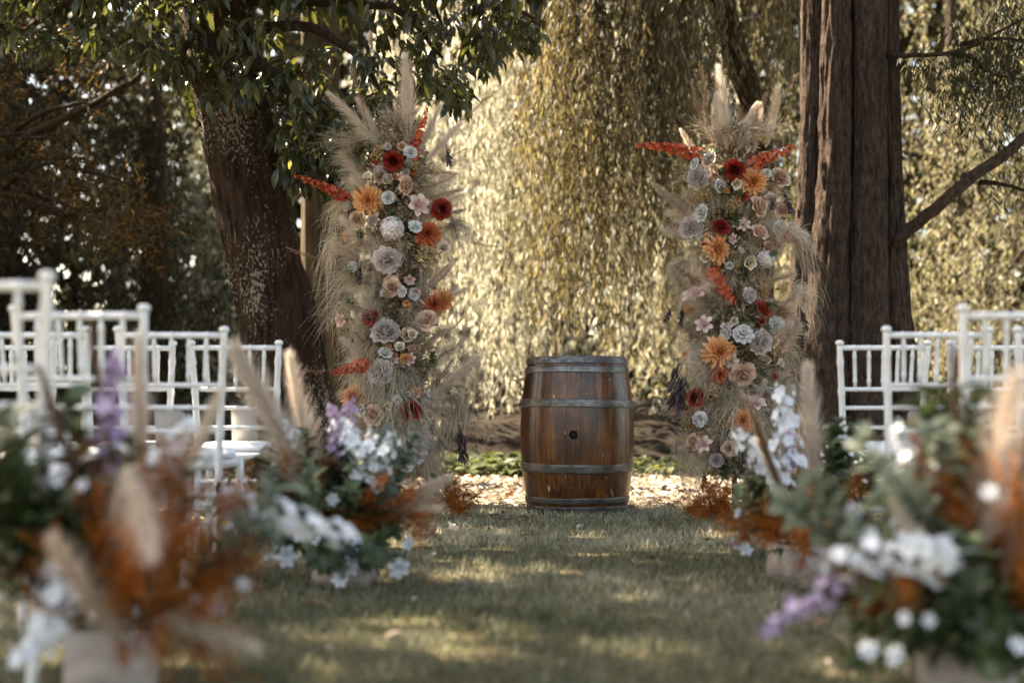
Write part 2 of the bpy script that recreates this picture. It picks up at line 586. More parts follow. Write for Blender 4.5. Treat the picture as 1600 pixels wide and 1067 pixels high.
def lawn():
    mb = MB()
    n = 300000
    # thicker near the lens, thinner far away and to the sides
    y = 1.6 + (rng.random(n) ** 1.1) * 8.4
    x = (rng.random(n) - .5) * (3.2 + y * .85) + 0.05
    gxx, gyy = np.meshgrid(np.arange(-8, 8, .12), np.arange(1, 11, .12), indexing='ij')
    g1 = nz(gxx.ravel(), gyy.ravel(), 1.1).reshape(gxx.shape)
    g2 = nz(gxx.ravel(), gyy.ravel(), 4.5, 9.0).reshape(gxx.shape)
    ix = np.clip(((x + 8) / .12).astype(int), 0, gxx.shape[0] - 1)
    iy = np.clip(((y - 1) / .12).astype(int), 0, gxx.shape[1] - 1)
    a, b = g1[ix, iy], g2[ix, iy]
    keep = (rng.random(n) < .62 + .9 * b) & (y + .9 * a < 9.25 + .35 * rng.random(n))
    x, y, a, b = x[keep], y[keep], a[keep], b[keep]
    n = len(x)
    h = (.018 + .022 * rng.random(n)) * (1 + .5 * b)
    d = np.stack([rng.normal(0, .55, n), rng.normal(0, .55, n), np.ones(n)], 1)
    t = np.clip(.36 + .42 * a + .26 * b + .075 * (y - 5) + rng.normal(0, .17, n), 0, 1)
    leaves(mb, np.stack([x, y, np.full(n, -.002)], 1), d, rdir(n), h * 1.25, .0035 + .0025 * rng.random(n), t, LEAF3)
    tag(put('grass', mb.mesh('grass', M['grass'])), 'short mown grass of the aisle, green turning straw towards the barrel', 'grass', kind='stuff')


lawn()


def litter():
    mb = MB()
    n = 44000
    y = 7.2 + rng.random(n) * 7.9
    x = (rng.random(n) - .5) * 13
    keep = (rng.random(n) < np.clip((y - 8.9 + .5 * nz(x, y, 1.7)) / 1.2, .02, 1))
    x, y = x[keep], y[keep]
    n = len(x)
    ax = np.stack([rng.normal(size=n), rng.normal(size=n), rng.normal(0, .25, n)], 1)
    no = np.stack([rng.normal(0, .35, n), rng.normal(0, .35, n), np.ones(n)], 1)
    L = .03 + .065 * rng.random(n)
    t = np.clip(rng.normal(.60, .24, n), 0, .93)
    t = np.where(rng.random(n) < .012, 1.0, t)
    leaves(mb, np.stack([x, y, .004 + .02 * rng.random(n)], 1), ax, no, L, L * .5, t, LEAFB)
    m2 = 420
    x, y = rnd(m2, -3.5, 3.5), rnd(m2, 2.6, 8.5)
    L = .012 + .03 * rng.random(m2)
    leaves(mb, np.stack([x, y, .018 + .012 * rng.random(m2)], 1), rdir(m2) * np.array([1, 1, .3]), rdir(m2) * .4 + np.array([0, 0, 1.]), L, L * .5, np.clip(rng.normal(.45, .25, m2), 0, .93), LEAFB)
    tag(put('leaf_litter', mb.mesh('leaf_litter', M['litter'])), 'sunlit carpet of pale dry leaves on the soil behind the barrel', 'leaf litter', kind='stuff')


litter()


def bank():
    mb = MB()
    gx, gy = np.linspace(-14, 16, 160), np.linspace(14.2, 18.5, 26)
    X, Y = np.meshgrid(gx, gy)
    u = (Y - 14.2) / 4.3
    h = .62 * np.clip(u * 2.4, 0, 1) ** .8
    Z = -.02 + h * (1 + .5 * nz(X.ravel(), Y.ravel(), .9).reshape(X.shape)) + .10 * nz(X.ravel(), Y.ravel(), 4).reshape(X.shape) * (u > .02)
    mb.add(np.stack([X, Y, Z], -1).reshape(-1, 3), grid_faces(len(gx), len(gy)))
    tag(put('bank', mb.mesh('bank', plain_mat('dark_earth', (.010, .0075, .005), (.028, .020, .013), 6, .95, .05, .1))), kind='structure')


bank()

# ------------------------------------------------------------------ trees
def trunk_mesh(name, path, radii, mat, sides=72, rows=120, amp=.03, ridge=9.0, zs=1.6, flute=0.0, seed=0.0):
    p = smooth_path(path, rows)
    rr = np.interp(np.linspace(0, 1, rows), np.linspace(0, 1, len(radii)), radii)
    t, a, b = frames(p)
    th = np.linspace(0, 2 * PI, sides, endpoint=False)
    v = np.zeros((rows, sides, 3))
    for i in range(rows):
        for j in range(sides):
            c, s_ = math.cos(th[j]), math.sin(th[j])
            q = Vector((c * ridge * .5 + seed, s_ * ridge * .5, p[i][2] * zs))
            d = 1 - abs(mnoise.noise(q)) * 1.6 + .35 * mnoise.noise(q * 2.7)
            k = rr[i] * (1 + flute * math.cos(5 * th[j] + seed + .4 * p[i][2])) + amp * (d - .6)
            v[i, j] = p[i] + (a[i] * c + b[i] * s_) * k
    mb = MB()
    mb.add(v.reshape(-1, 3), grid_faces(sides, rows, True))
    return mb.mesh(name, mat)


def limb(mb, path, r0, r1, n=14, sides=8):
    p = smooth_path(path, n)
    p += rng.normal(0, r0 * .15, p.shape)
    tube(mb, p, np.linspace(r0, r1, n), sides)
    return p


def limb_part(tree, path, r0, r1, n, sides, mat):
    mb = MB()
    limb(mb, path, r0, r1, n, sides)
    child(tree, 'branch', mb.mesh('branch', mat))


def child(tree, name, me):
    """a part whose mesh is in world coordinates"""
    return put(name, me, tree, Matrix.Translation(-tree.location))


# --- the leaning, dark-leaved tree on the left: leaves in whorls
def big_leaf_tree():
    base = P(470, 785, 10.0)
    base.z = 0
    t = empty('broadleaf_tree', base, 'thick leaning dark trunk with pale lichen spots and big glossy dark leaves', 'tree')
    pts = [(485, 800), (468, 700), (452, 620), (434, 500), (410, 400), (390, 300), (370, 200), (345, 60), (325, -90), (300, -300), (290, -460)]
    rad = [112, 84, 76, 69, 66, 65, 64, 62, 58, 48, 36]
    path = [P(x, y, 10.0) for x, y in pts]
    path[0].z = -.05
    child(t, 'trunk', trunk_mesh('trunk', path, [r * .86 / 222.2 for r in rad], M['bark_l'], 88, 190, .035, 13, 1.5))
    limb_specs = [[(352, 30), (450, -60), (620, -70), (760, -20), (835, 30)], [(356, 60), (470, 40), (560, 90), (600, 150)],
                  [(348, 40), (250, -30), (120, 0), (20, 60)], [(360, 90), (420, 110), (470, 170), (500, 230)], [(350, -20), (500, -150), (640, -60), (700, 60)],
                  [(345, 10), (300, 60), (280, 120)], [(350, 0), (600, 10), (690, 90)]]
    for k, sp in enumerate(limb_specs):
        limb_part(t, [P(x, y, 10.0 - .28 * i * (1 if k % 2 else .4)) for i, (x, y) in enumerate(sp)], .05, .010, 14, 8, M['bark_d'])
    for k in range(9):   # limbs of the crown above
        a = k * 2 * PI / 9
        s0 = P(310, -200 - 25 * k, 10)
        e = Vector((-4.2 + 3.4 * math.cos(a), 8.6 + 2.2 * math.sin(a), 5.6 + .5 * math.sin(k * 2.1)))
        limb_part(t, [s0, (s0 + e) / 2 + Vector((0, 0, .4)), e], .10, .02, 14, 8, M['bark_d'])
    # whorls of leaves
    low = lambda x: np.interp(x, [-80, 0, 120, 190, 240, 290, 330, 440, 470, 560, 580, 640, 680, 720, 760, 830, 860], [70, 85, 95, 70, 120, 170, 165, 165, 270, 300, 215, 165, 165, 175, 105, 75, 10])
    C, A = [], []
    for i in range(560):
        x = random.uniform(-80, 850)
        yb = float(low(x))
        y = yb - abs(random.gauss(0, 1)) * 90 - 12 if random.random() < .6 else random.uniform(-200, yb - 10)
        if x < 230 and random.random() < .45: continue
        C.append(P(x, y, random.uniform(8.95, 11.2)))
        A.append((random.gauss(0, .6), random.gauss(-.25, .6), -.35))
    for i in range(75):   # the low bough that hangs beside the pillar
        C.append(P(random.uniform(440, 575), random.uniform(150, 295), random.uniform(9.0, 9.9)))
        A.append((random.gauss(0, .6), random.gauss(-.25, .6), -.35))
    for i in range(2350):   # the crown overhead
        r, a = 4.4 * math.sqrt(random.random()), random.uniform(0, 2 * PI)
        q = Vector((-4.5 + r * math.cos(a) * .98, 7.95 + r * math.sin(a) * .68, 5.0 + random.random() * 2.2 + .8 * (1 - (r / 4.4) ** 2)))
        if mnoise.noise(Vector((q.x * .95, q.y * .95, 3.1))) < -.22: continue
        if q.z < CAM_H + (q.y * .298) + .12: continue
        C.append(q)
        A.append((random.gauss(0, .7), random.gauss(0, .7), -.2))
    C = np.array([tuple(c) for c in C])
    A = nrm(np.array(A))
    k = 9
    n = len(C) * k
    pos = np.repeat(C, k, 0) + rng.normal(0, .035, (n, 3))
    ax = nrm(np.repeat(A, k, 0) * .55 + rdir(n) * .75 + np.array([0, 0, -.62]))
    no = nrm(rdir(n) * .5 + np.array([0, -.2, 1.0]))
    big = np.repeat(C[:, 2] > CAM_H + C[:, 1] * .30, k)
    L = (.085 + .07 * rng.random(n)) * np.where(big, 1.9, 1.0)
    tint = np.clip(rng.normal(.45, .22, n), 0, 1)
    # the 300 that show largest are leaves of their own
    inview = np.where(~big & (np.abs(pos[:, 0]) < pos[:, 1] * .36))[0]
    inview = inview[np.argsort(pos[inview, 1])][:300]
    rest = np.ones(n, bool)
    rest[inview] = False
    mb = MB()
    leaves(mb, pos[rest], ax[rest], no[rest], L[rest], L[rest] * .36, tint[rest], LEAFB)
    cr = child(t, 'crown', mb.mesh('crown', M['magnolia']))
    tag(cr, kind='stuff')
    lm = []
    for q in range(5):
        m1 = MB()
        leaves(m1, [[0, 0, 0]], [[0, 1, 0]], [[0, 0, 1]], 1, .34 + .02 * q, .2 + .16 * q, LEAFB)
        lm.append(m1.mesh('leaf', M['magnolia']))
    for q, i in enumerate(inview):
        y = Vector(ax[i])
        x = y.cross(Vector(no[i])).normalized()
        z = x.cross(y)
        R = Matrix((x, y, z)).transposed().to_4x4()
        put('leaf', lm[q % 5], cr, Matrix.Translation(Vector(pos[i])) @ R @ Matrix.Scale(L[i], 4))


big_leaf_tree()


# --- the fluted trunk on the right
def fluted_tree():
    base = P(1330, 785, 10.2)
    base.z = 0
    t = empty('fluted_tree', base, 'tall brown tree of several fused ribbed stems behind the chairs beside the aisle', 'tree')
    s = 10.2
    stems = [  # px centre x at y = 790, 500, 300, 100, -200 ; half width px
        ([1222, 1252, 1268, 1272, 1268], [46, 25, 20, 20, 18], .07),
        ([1275, 1292, 1302, 1306, 1304], [50, 33, 25, 22, 20], -.05),
        ([1350, 1354, 1357, 1359, 1361], [46, 33, 27, 25, 23], -.06),
        ([1414, 1398, 1392, 1389, 1392], [46, 24, 17, 15, 13], .03),
        ([1328, 1330, 1332, 1332, 1332], [66, 52, 44, 42, 36], .28)]
    ys = [795, 500, 300, 100, -200, -420]
    for k, (xs, rs, dy) in enumerate(stems):
        xs = xs + [xs[-1] + (xs[-1] - 1330) * .5]
        rs = rs + [rs[-1] * .8]
        path = [P(x, y, s + dy) for x, y in zip(xs, ys)]
        path[0].z = -.05
        child(t, 'stem', trunk_mesh('stem', path, [r * s / FPX for r in rs], M['bark_r'], 60, 170, .034, 13, 2.0, .03, k * 3.1))
    br = MB()
    limb(br, [P(1385, 385, 10.2), P(1450, 335, 10.0), P(1530, 270, 9.9), P(1640, 185, 9.8), P(1800, 60, 9.6)], .047, .034, 22, 10)
    child(t, 'branch', br.mesh('branch', M['bark_r']))
    for sp in ([(1385, 88), (1440, 86), (1500, 80), (1560, 50), (1660, 0)], [(1480, 84), (1520, 92), (1550, 115), (1620, 130)], [(1530, 285), (1570, 290), (1640, 310)],
               [(1500, 70), (1560, 60), (1650, 75)]):
        b2 = MB()
        limb(b2, [P(x, y, 10.1 - .1 * i) for i, (x, y) in enumerate(sp)], .022, .007, 16, 6)
        child(t, 'branch', b2.mesh('branch', M['bark_d']))
    mb = MB()
    n = 2600
    r, a = 2.9 * np.sqrt(rng.random(n)), rng.random(n) * 2 * PI
    c = np.stack([4.6 + r * np.cos(a), 11.2 + r * np.sin(a), 5.6 + 2.5 * rng.random(n)], 1)
    k = 7
    pos = np.repeat(c, k, 0) + rng.normal(0, .16, (n * k, 3))
    ok = pos[:, 2] > CAM_H + pos[:, 1] * .30 + .1
    pos = pos[ok]
    leaves(mb, pos, rdir(len(pos)) + np.array([0, 0, -.6]), rdir(len(pos)), .14, .05, rng.random(len(pos)))
    # dark sprays on the thin branches in view
    for px0, py0, num in ((1560, 70, 60), (1500, 100, 40), (1585, 130, 50), (1580, 20, 60), (1620, 250, 20)):
        for _ in range(num):
            q = P(px0 + random.gauss(0, 45), py0 + random.gauss(0, 35), random.uniform(9.7, 10.6))
            m = 22
            pp = np.array(tuple(q)) + np.stack([rng.normal(0, .05, m), rng.normal(0, .05, m), -rng.random(m) * .28], 1)
            leaves(mb, pp, rdir(m) * .7 + np.array([0, 0, -1]), rdir(m), .07, .012, rng.random(m))
    child(t, 'crown', mb.mesh('crown', M['conifer']))


fluted_tree()


def strands(mb_leaf, mb_twig, p0, drop, arc, lpm, L, W, sway=.10, K=10, jit=.05, droop=1.0, tlo=0., thi=1.):
    """hanging twigs: start points, lengths and outward vectors, with leaves along each"""
    n = len(p0)
    u = np.linspace(0, 1, K)
    ph = rng.random((n, 1)) * 6.28
    path = p0[:, None] + arc[:, None] * (1 - (1 - u) ** 2)[None, :, None]
    path[:, :, 2] -= drop[:, None] * (u ** 1.25)[None]
    path += (np.array([mnoise.noise_vector(Vector((a * 2, b * 2, 1.5))) for a, b in p0[:, :2]]) * .22)[:, None] * (np.sin(u * 3.1)[None, :, None]) * np.array([1, 1, 0])
    path[:, :, 0] += sway * np.sin(ph + 4 * u[None]) * u[None]
    path[:, :, 1] += sway * np.cos(ph * 1.7 + 3 * u[None]) * u[None]
    if mb_twig is not None:
        ribbons(mb_twig, path, .008, rng.random(n))
    cnt = np.maximum((drop * lpm).astype(int), 3)
    idx = np.repeat(np.arange(n), cnt)
    uu = rng.random(len(idx))
    f = uu * (K - 1)
    i0 = np.minimum(f.astype(int), K - 2)
    fr = (f - i0)[:, None]
    pos = path[idx, i0] * (1 - fr) + path[idx, i0 + 1] * fr + rng.normal(0, jit, (len(idx), 3)) * np.array([1, 1, .3])
    ax = nrm(rdir(len(idx)) * .75 + np.array([0, 0, -droop]))
    st = np.repeat(rng.normal(0, .15, n), cnt)
    tt = np.clip(tlo + (thi - tlo) * rng.random(len(idx)) + st, 0, 1)
    leaves(mb_leaf, pos, ax, rdir(len(idx)), L * (.7 + .6 * rng.random(len(idx))), W, tt)


def willow(name, label, base, trunk_path, trunk_r, boxes, mat, bark, lpm, L, W, crown=None, group=None):
    t = empty(name, base, label, 'tree', group)
    child(t, 'trunk', trunk_mesh('trunk', trunk_path, trunk_r, bark, 28, 70, .03, 7, 1.2))
    lf, tw = MB(), MB()
    for (n, x0, x1, y0, y1, z0, z1, e0, e1) in boxes:
        p0 = np.stack([rnd(n, x0, x1), rnd(n, y0, y1), rnd(n, z0, z1)], 1)
        # strands gather in curtains with gaps between them
        g = np.array([mnoise.noise(Vector((a * 1.9, b * 1.3, 5.0))) for a, b in p0[:, :2]])
        p0 = p0[g > -.04]
        m = len(p0)
        drop = np.maximum(p0[:, 2] - rnd(m, e0, e1), .4)
        strands(lf, tw, p0, drop, np.stack([rng.normal(0, .25, m), rng.normal(0, .25, m), np.zeros(m)], 1), lpm, L, W, .10, 12, .032, 1.7)
    if crown:
        for (n, cx, cyy, cz, rx, ry, rz) in crown:
            d = rdir(n) * (rng.random((n, 1)) ** .45)
            c = np.array([cx, cyy, cz]) + d * np.array([rx, ry, rz])
            pos = np.repeat(c, 6, 0) + rng.normal(0, .15, (n * 6, 3))
            leaves(lf, pos, rdir(n * 6) + np.array([0, 0, -.5]), rdir(n * 6), .16, .05, rng.random(n * 6))
        top = Vector(tuple(trunk_path[-1]))
        for (n, cx, cyy, cz, rx, ry, rz) in crown:
            for k in range(7):
                e = Vector((cx + rx * .8 * math.cos(k * .9), cyy + ry * .8 * math.sin(k * .9), cz + rz * .3 * math.sin(k * 2.)))
                limb_part(t, [top, (top + e) / 2 + Vector((0, 0, .5)), e], .08, .02, 10, 6, bark)
    cr = child(t, 'crown', lf.mesh('crown', mat))
    if tw.n:
        tag(child(t, 'twig', tw.mesh('twig', M['bark_t'])), kind='stuff')
    return t


def spray_tree(name, label, base, trunk_path, trunk_r, blobs, mat, bark, L, W, lpm, drop=(.5, 1.3), droop=1.0, branches=(), group=None, twigs=True):
    t = empty(name, base, label, 'tree', group)
    child(t, 'trunk', trunk_mesh('trunk', trunk_path, trunk_r, bark, 24, 60, .03, 7, 1.2))
    lf, tw = MB(), MB()
    for (n, cx, cyy, cz, rx, ry, rz) in blobs:
        d = rdir(n) * (rng.random((n, 1)) ** .4)
        p0 = np.array([cx, cyy, cz]) + d * np.array([rx, ry, rz])
        g = np.array([mnoise.noise(Vector((q[0] * 1.3, q[1] * 1.3, q[2] * 1.3))) for q in p0])
        p0 = p0[(g > -.25) & (p0[:, 2] > .3)]
        m = len(p0)
        dr = np.minimum(rnd(m, *drop), p0[:, 2] - .1)
        arc = np.stack([d[:m, 0], d[:m, 1], np.zeros(m)], 1) * .35
        strands(lf, tw if twigs else None, p0, dr, arc, lpm, L, W, .05, 6, .05, droop)
        for k in range(5):
            e = np.array([cx, cyy, cz]) + rdir(1)[0] * np.array([rx, ry, rz]) * .8
            zt = min(max(cz - .5, .8), trunk_path[-1][2])
            j = np.interp(zt, [q[2] for q in trunk_path], np.arange(len(trunk_path)))
            s0 = Vector(tuple(trunk_path[int(round(j))]))
            limb_part(t, [s0, (s0 + Vector(e)) / 2 + Vector((0, 0, .3)), Vector(e)], .05, .012, 8, 5, bark)
    for (path, r0, r1) in branches:
        limb_part(t, path, r0, r1, 18, 6, bark)
    child(t, 'crown', lf.mesh('crown', mat))
    if tw.n:
        tag(child(t, 'twig', tw.mesh('twig', M['bark_d'])), kind='stuff')
    return t


# bright weeping tree in the middle
willow('willow_tree', 'sunlit golden weeping tree trailing leafy strands behind the barrel', Vector((-2.3, 18.6, 0)),
       [(-2.3, 18.6, -.1), (-2.2, 18.5, 1.5), (-2.0, 18.3, 3.4), (-1.6, 18.0, 5.6), (-1.2, 17.6, 7.0)], [.34, .27, .24, .2, .14],
       [(215, -1.7, 1.7, 15.6, 17.0, 4.2, 6.6, .5, 2.6), (40, -1.3, -.2, 14.4, 15.2, 3.5, 5.5, .12, .9), (110, -1.7, 3.6, 18.0, 19.5, 5.0, 7.0, 1.0, 3.6)],
       M['willow'], M['bark_d'], 40, .115, .024, [(420, -.4, 15.4, 7.4, 1.4, .9, .7)])
# sunlit pale tree that shows through the gaps
spray_tree('pale_tree', 'cream sunlit tree glimpsed through the strands above the barrel', Vector((-2.2, 27.5, 0)), [Vector((-2.2 + .02 * k, 27.5, -.1 + 1.6 * k)) for k in range(6)], [.25, .22, .2, .16, .12, .06],
           [(520, -1.2, 27.0, 5.6, 2.6, 1.6, 2.6), (360, -.6, 26.5, 2.4, 2.6, 1.5, 1.8)], M['pale2'], M['bark_d'], .15, .055, 26, (.4, 1.0))
# brown, shaded weeping tree in front of it
wb = P(1186, 790, 14.2)
wb.z = 0
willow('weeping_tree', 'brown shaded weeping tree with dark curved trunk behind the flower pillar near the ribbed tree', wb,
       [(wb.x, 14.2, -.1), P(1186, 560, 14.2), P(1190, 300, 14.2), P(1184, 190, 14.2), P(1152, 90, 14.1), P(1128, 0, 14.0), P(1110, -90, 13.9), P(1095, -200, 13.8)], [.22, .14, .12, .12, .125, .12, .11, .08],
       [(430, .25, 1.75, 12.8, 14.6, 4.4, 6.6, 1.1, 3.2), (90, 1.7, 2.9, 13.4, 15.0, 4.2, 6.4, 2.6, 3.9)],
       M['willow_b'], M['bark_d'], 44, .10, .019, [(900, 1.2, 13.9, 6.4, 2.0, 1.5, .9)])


def vert_trunk(x, y, h, lean=0.0):
    return [Vector((x + lean * k / 5, y + .05 * math.sin(k), -.1 + h * k / 5)) for k in range(6)]


# right: pale khaki drooping trees
spray_tree('casuarina_tree', 'pale khaki drooping tree beyond the slanting bare branch', Vector((6.4, 20.5, 0)), vert_trunk(6.4, 20.5, 7), [.2, .18, .15, .13, .1, .06],
           [(420, 6.3, 20.4, 5.0, 2.4, 1.8, 2.6), (300, 5.4, 19.4, 2.2, 2.0, 1.5, 1.6), (220, 8.0, 20.0, 2.4, 2.0, 1.5, 2.0)], M['khaki'], M['bark_d'], .10, .02, 34, (.5, 1.4))
spray_tree('casuarina_tree', 'feathery khaki tree glimpsed between the flower pillar and the ribbed trunk', Vector((3.3, 22.5, 0)), vert_trunk(3.3, 22.5, 7), [.2, .18, .15, .13, .1, .06],
           [(380, 3.3, 22.3, 4.6, 1.7, 1.6, 2.8), (260, 2.7, 21.5, 2.0, 1.6, 1.2, 1.7)], M['khaki'], M['bark_d'], .10, .022, 30, (.5, 1.4))
# left: dark conifers, golden sprays and the pale tree between
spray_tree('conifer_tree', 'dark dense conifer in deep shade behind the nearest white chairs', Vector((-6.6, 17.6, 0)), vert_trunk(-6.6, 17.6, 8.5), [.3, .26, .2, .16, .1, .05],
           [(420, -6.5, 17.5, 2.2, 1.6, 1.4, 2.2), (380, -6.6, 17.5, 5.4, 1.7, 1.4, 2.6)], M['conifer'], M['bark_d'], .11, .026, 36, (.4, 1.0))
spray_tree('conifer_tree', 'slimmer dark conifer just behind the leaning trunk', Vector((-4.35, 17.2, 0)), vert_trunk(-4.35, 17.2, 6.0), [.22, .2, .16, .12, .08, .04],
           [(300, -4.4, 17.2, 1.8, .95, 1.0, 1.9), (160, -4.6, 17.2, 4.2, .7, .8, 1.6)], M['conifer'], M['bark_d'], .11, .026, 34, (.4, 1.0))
spray_tree('cypress_tree', 'golden brown feathery tree with dark slanting branches far over the white chairs', Vector((-5.9, 13.0, 0)),
           vert_trunk(-5.9, 13.0, 6.0, .3), [.26, .22, .2, .16, .12, .06],
           [(150, -4.3, 12.8, 2.75, 1.0, .7, .5), (120, -4.7, 12.9, 3.7, 1.1, .7, .6), (60, -3.5, 12.6, 2.4, .5, .5, .25)], M['cypress'], M['bark_d'], .08, .014, 60, (.15, .45), .35,
           [([Vector((-5.8, 13, 1.9)), P(0, 250, 12.7), P(90, 190, 12.6), P(200, 130, 12.5), P(270, 70, 12.4)], .06, .015),
            ([Vector((-5.8, 13, 2.1)), P(20, 205, 12.8), P(110, 165, 12.7), P(170, 165, 12.6)], .035, .01),
            ([Vector((-5.8, 13, 1.5)), P(30, 275, 12.7), P(140, 270, 12.7), P(230, 300, 12.6)], .025, .008)])
spray_tree('pale_tree', 'pale grey green sunlit tree seen just beside the leaning trunk', Vector((-6.3, 25.5, 0)), vert_trunk(-6.3, 25.5, 6), [.2, .18, .14, .12, .1, .05],
           [(460, -6.2, 25.3, 4.4, 1.6, 1.5, 2.4), (260, -5.6, 24.6, 2.0, 1.6, 1.3, 1.6)], M['pale'], M['bark_d'], .13, .045, 26, (.4, 1.0))
spray_tree('conifer_tree', 'blackish conifer filling the edge beyond the cypress branches', Vector((-8.2, 20.2, 0)), vert_trunk(-8.2, 20.2, 8.5), [.3, .26, .2, .16, .1, .05],
           [(500, -8.2, 20.2, 3.2, 2.0, 1.5, 3.0), (300, -8.6, 20.2, 6.4, 1.8, 1.5, 2.0)], M['conifer'], M['bark_d'], .12, .03, 30, (.4, 1.0))
# tan trunk behind the left flower pillar
tb = P(505, 770, 12.2)
tb.z = 0
tt = empty('slender_tree', tb, 'tan stringy barked trunk half hidden between the leaning tree and the flower pillar', 'tree')
child(tt, 'trunk', trunk_mesh('trunk', [Vector((tb.x, 12.2, -.1)), P(505, 600, 12.2), P(503, 400, 12.2), P(500, 200, 12.2), P(498, 0, 12.2), P(496, -250, 12.2)], [.26, .19, .175, .165, .15, .11], M['bark_t'], 40, 110, .03, 8, .5, .06))
lf = MB()
d_ = rdir(700)
ps = np.array([tb.x - .9, 11.4, 6.3]) + d_ * np.array([1.1, 1.0, .9]) * (rng.random((700, 1)) ** .4)
leaves(lf, np.repeat(ps, 6, 0) + rng.normal(0, .12, (4200, 3)), rdir(4200) + np.array([0, 0, -.5]), rdir(4200), .12, .04, rng.random(4200))
child(tt, 'crown', lf.mesh('crown', M['conifer']))


def treeline():
    mb = MB()
    n = 9000
    x = rnd(n, -34, 34)
    y = rnd(n, 31, 40)
    top = 14 + 3.0 * nz(x, y, .12) + 1.5 * nz(x, y, .5)
    z = rng.random(n) ** .9 * top
    c = np.stack([x, y, z], 1)
    k = 14
    pos = np.repeat(c, k, 0) + rng.normal(0, .36, (n * k, 3))
    pos[:, 2] = np.maximum(pos[:, 2], .1)
    tn = np.clip(np.repeat(rng.random(n), k) * .7 + rng.random(n * k) * .3, 0, 1)
    leaves(mb, pos, rdir(n * k) + np.array([0, 0, -.4]), rdir(n * k), .42, .26, tn)
    for i in range(60):
        a = Vector((random.uniform(-34, 34), random.uniform(33, 39), -.1))
        tube(mb, [a, a + Vector((random.gauss(0, .2), 0, 3)), a + Vector((random.gauss(0, .4), 0, 7))], [.2, .16, .08], 6, 0.0)
    tag(put('treeline', mb.mesh('treeline', M['treeline'])), 'distant wood closing the garden behind all the trees', 'wood', kind='stuff')


treeline()


def add_shade_wood():  # wood added along the left to shade the conifers and block sky light
    mb = MB()
    n = 8000
    x, y = rnd(n, -19, -8.8), rnd(n, 13, 31)
    x = np.minimum(x, -.40 * y - 1.3 + .12 * (y - 13))
    top = 10.2 + 1.5 * nz(x, y, .3)
    z = rng.random(n) ** .8 * top
    k = 14
    pos = np.repeat(np.stack([x, y, z], 1), k, 0) + rng.normal(0, .36, (n * k, 3))
    pos[:, 2] = np.maximum(pos[:, 2], .1)
    leaves(mb, pos, rdir(n * k) + np.array([0, 0, -.4]), rdir(n * k), .40, .22, rng.random(n * k))
    for i in range(40):
        a = Vector((random.uniform(-18, -10.5), random.uniform(14, 30), -.1))
        tube(mb, [a, a + Vector((random.gauss(0, .2), 0, 3)), a + Vector((random.gauss(0, .4), 0, 7))], [.2, .16, .08], 6, 0.0)
    tag(put('shade_wood', mb.mesh('shade_wood', M['conifer'])), 'dense dark wood added beside the conifers to shade them and block sky light', 'wood', kind='stuff')


add_shade_wood()


def undergrowth():
    mb = MB()
    # broad-leaved plants in front of the bank
    n = 520
    x, y = rnd(n, -7, 9), rnd(n, 12.9, 14.5)
    x[:170] = rnd(170, -1.7, .25)
    k = 9
    th = rng.random(n * k) * 2 * PI
    el = rnd(n * k, .35, 1.15)
    h = np.repeat(rnd(n, .06, .2), k)
    d = np.stack([np.cos(th) * np.cos(el), np.sin(th) * np.cos(el), np.sin(el)], 1)
    pos = np.repeat(np.stack([x, y, np.zeros(n)], 1), k, 0) + d * h[:, None] * 1.2
    axl = nrm(d * np.array([1, 1, .1]) + np.array([0, 0, -.1]))
    L = rnd(n * k, .09, .17)
    leaves(mb, pos, axl, nrm(rdir(n * k) * .4 + np.array([0, 0, 1.])), L, L * .62, rng.random(n * k), LEAFB)
    st = np.stack([np.repeat(np.stack([x, y, np.zeros(n)], 1), k, 0), (np.repeat(np.stack([x, y, np.zeros(n)], 1), k, 0) + pos) / 2, pos], 1)
    ribbons(mb, st, .008, .3)
    tag(put('ground_cover', mb.mesh('ground_cover', M['cover'])), 'low broad leaved plants along the far edge of the leaf litter', 'ground cover', kind='stuff')
    mb = MB()
    n = 900
    x, y = rnd(n, -13, 15), rnd(n, 15.2, 18.2)
    k = 10
    pos = np.repeat(np.stack([x, y, .45 + .55 * rng.random(n)], 1), k, 0) + rng.normal(0, .14, (n * k, 3))
    leaves(mb, pos, rdir(n * k) + np.array([0, 0, .3]), rdir(n * k), .12, .05, rng.random(n * k))
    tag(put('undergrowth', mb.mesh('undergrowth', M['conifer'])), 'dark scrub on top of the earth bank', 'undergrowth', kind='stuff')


undergrowth()

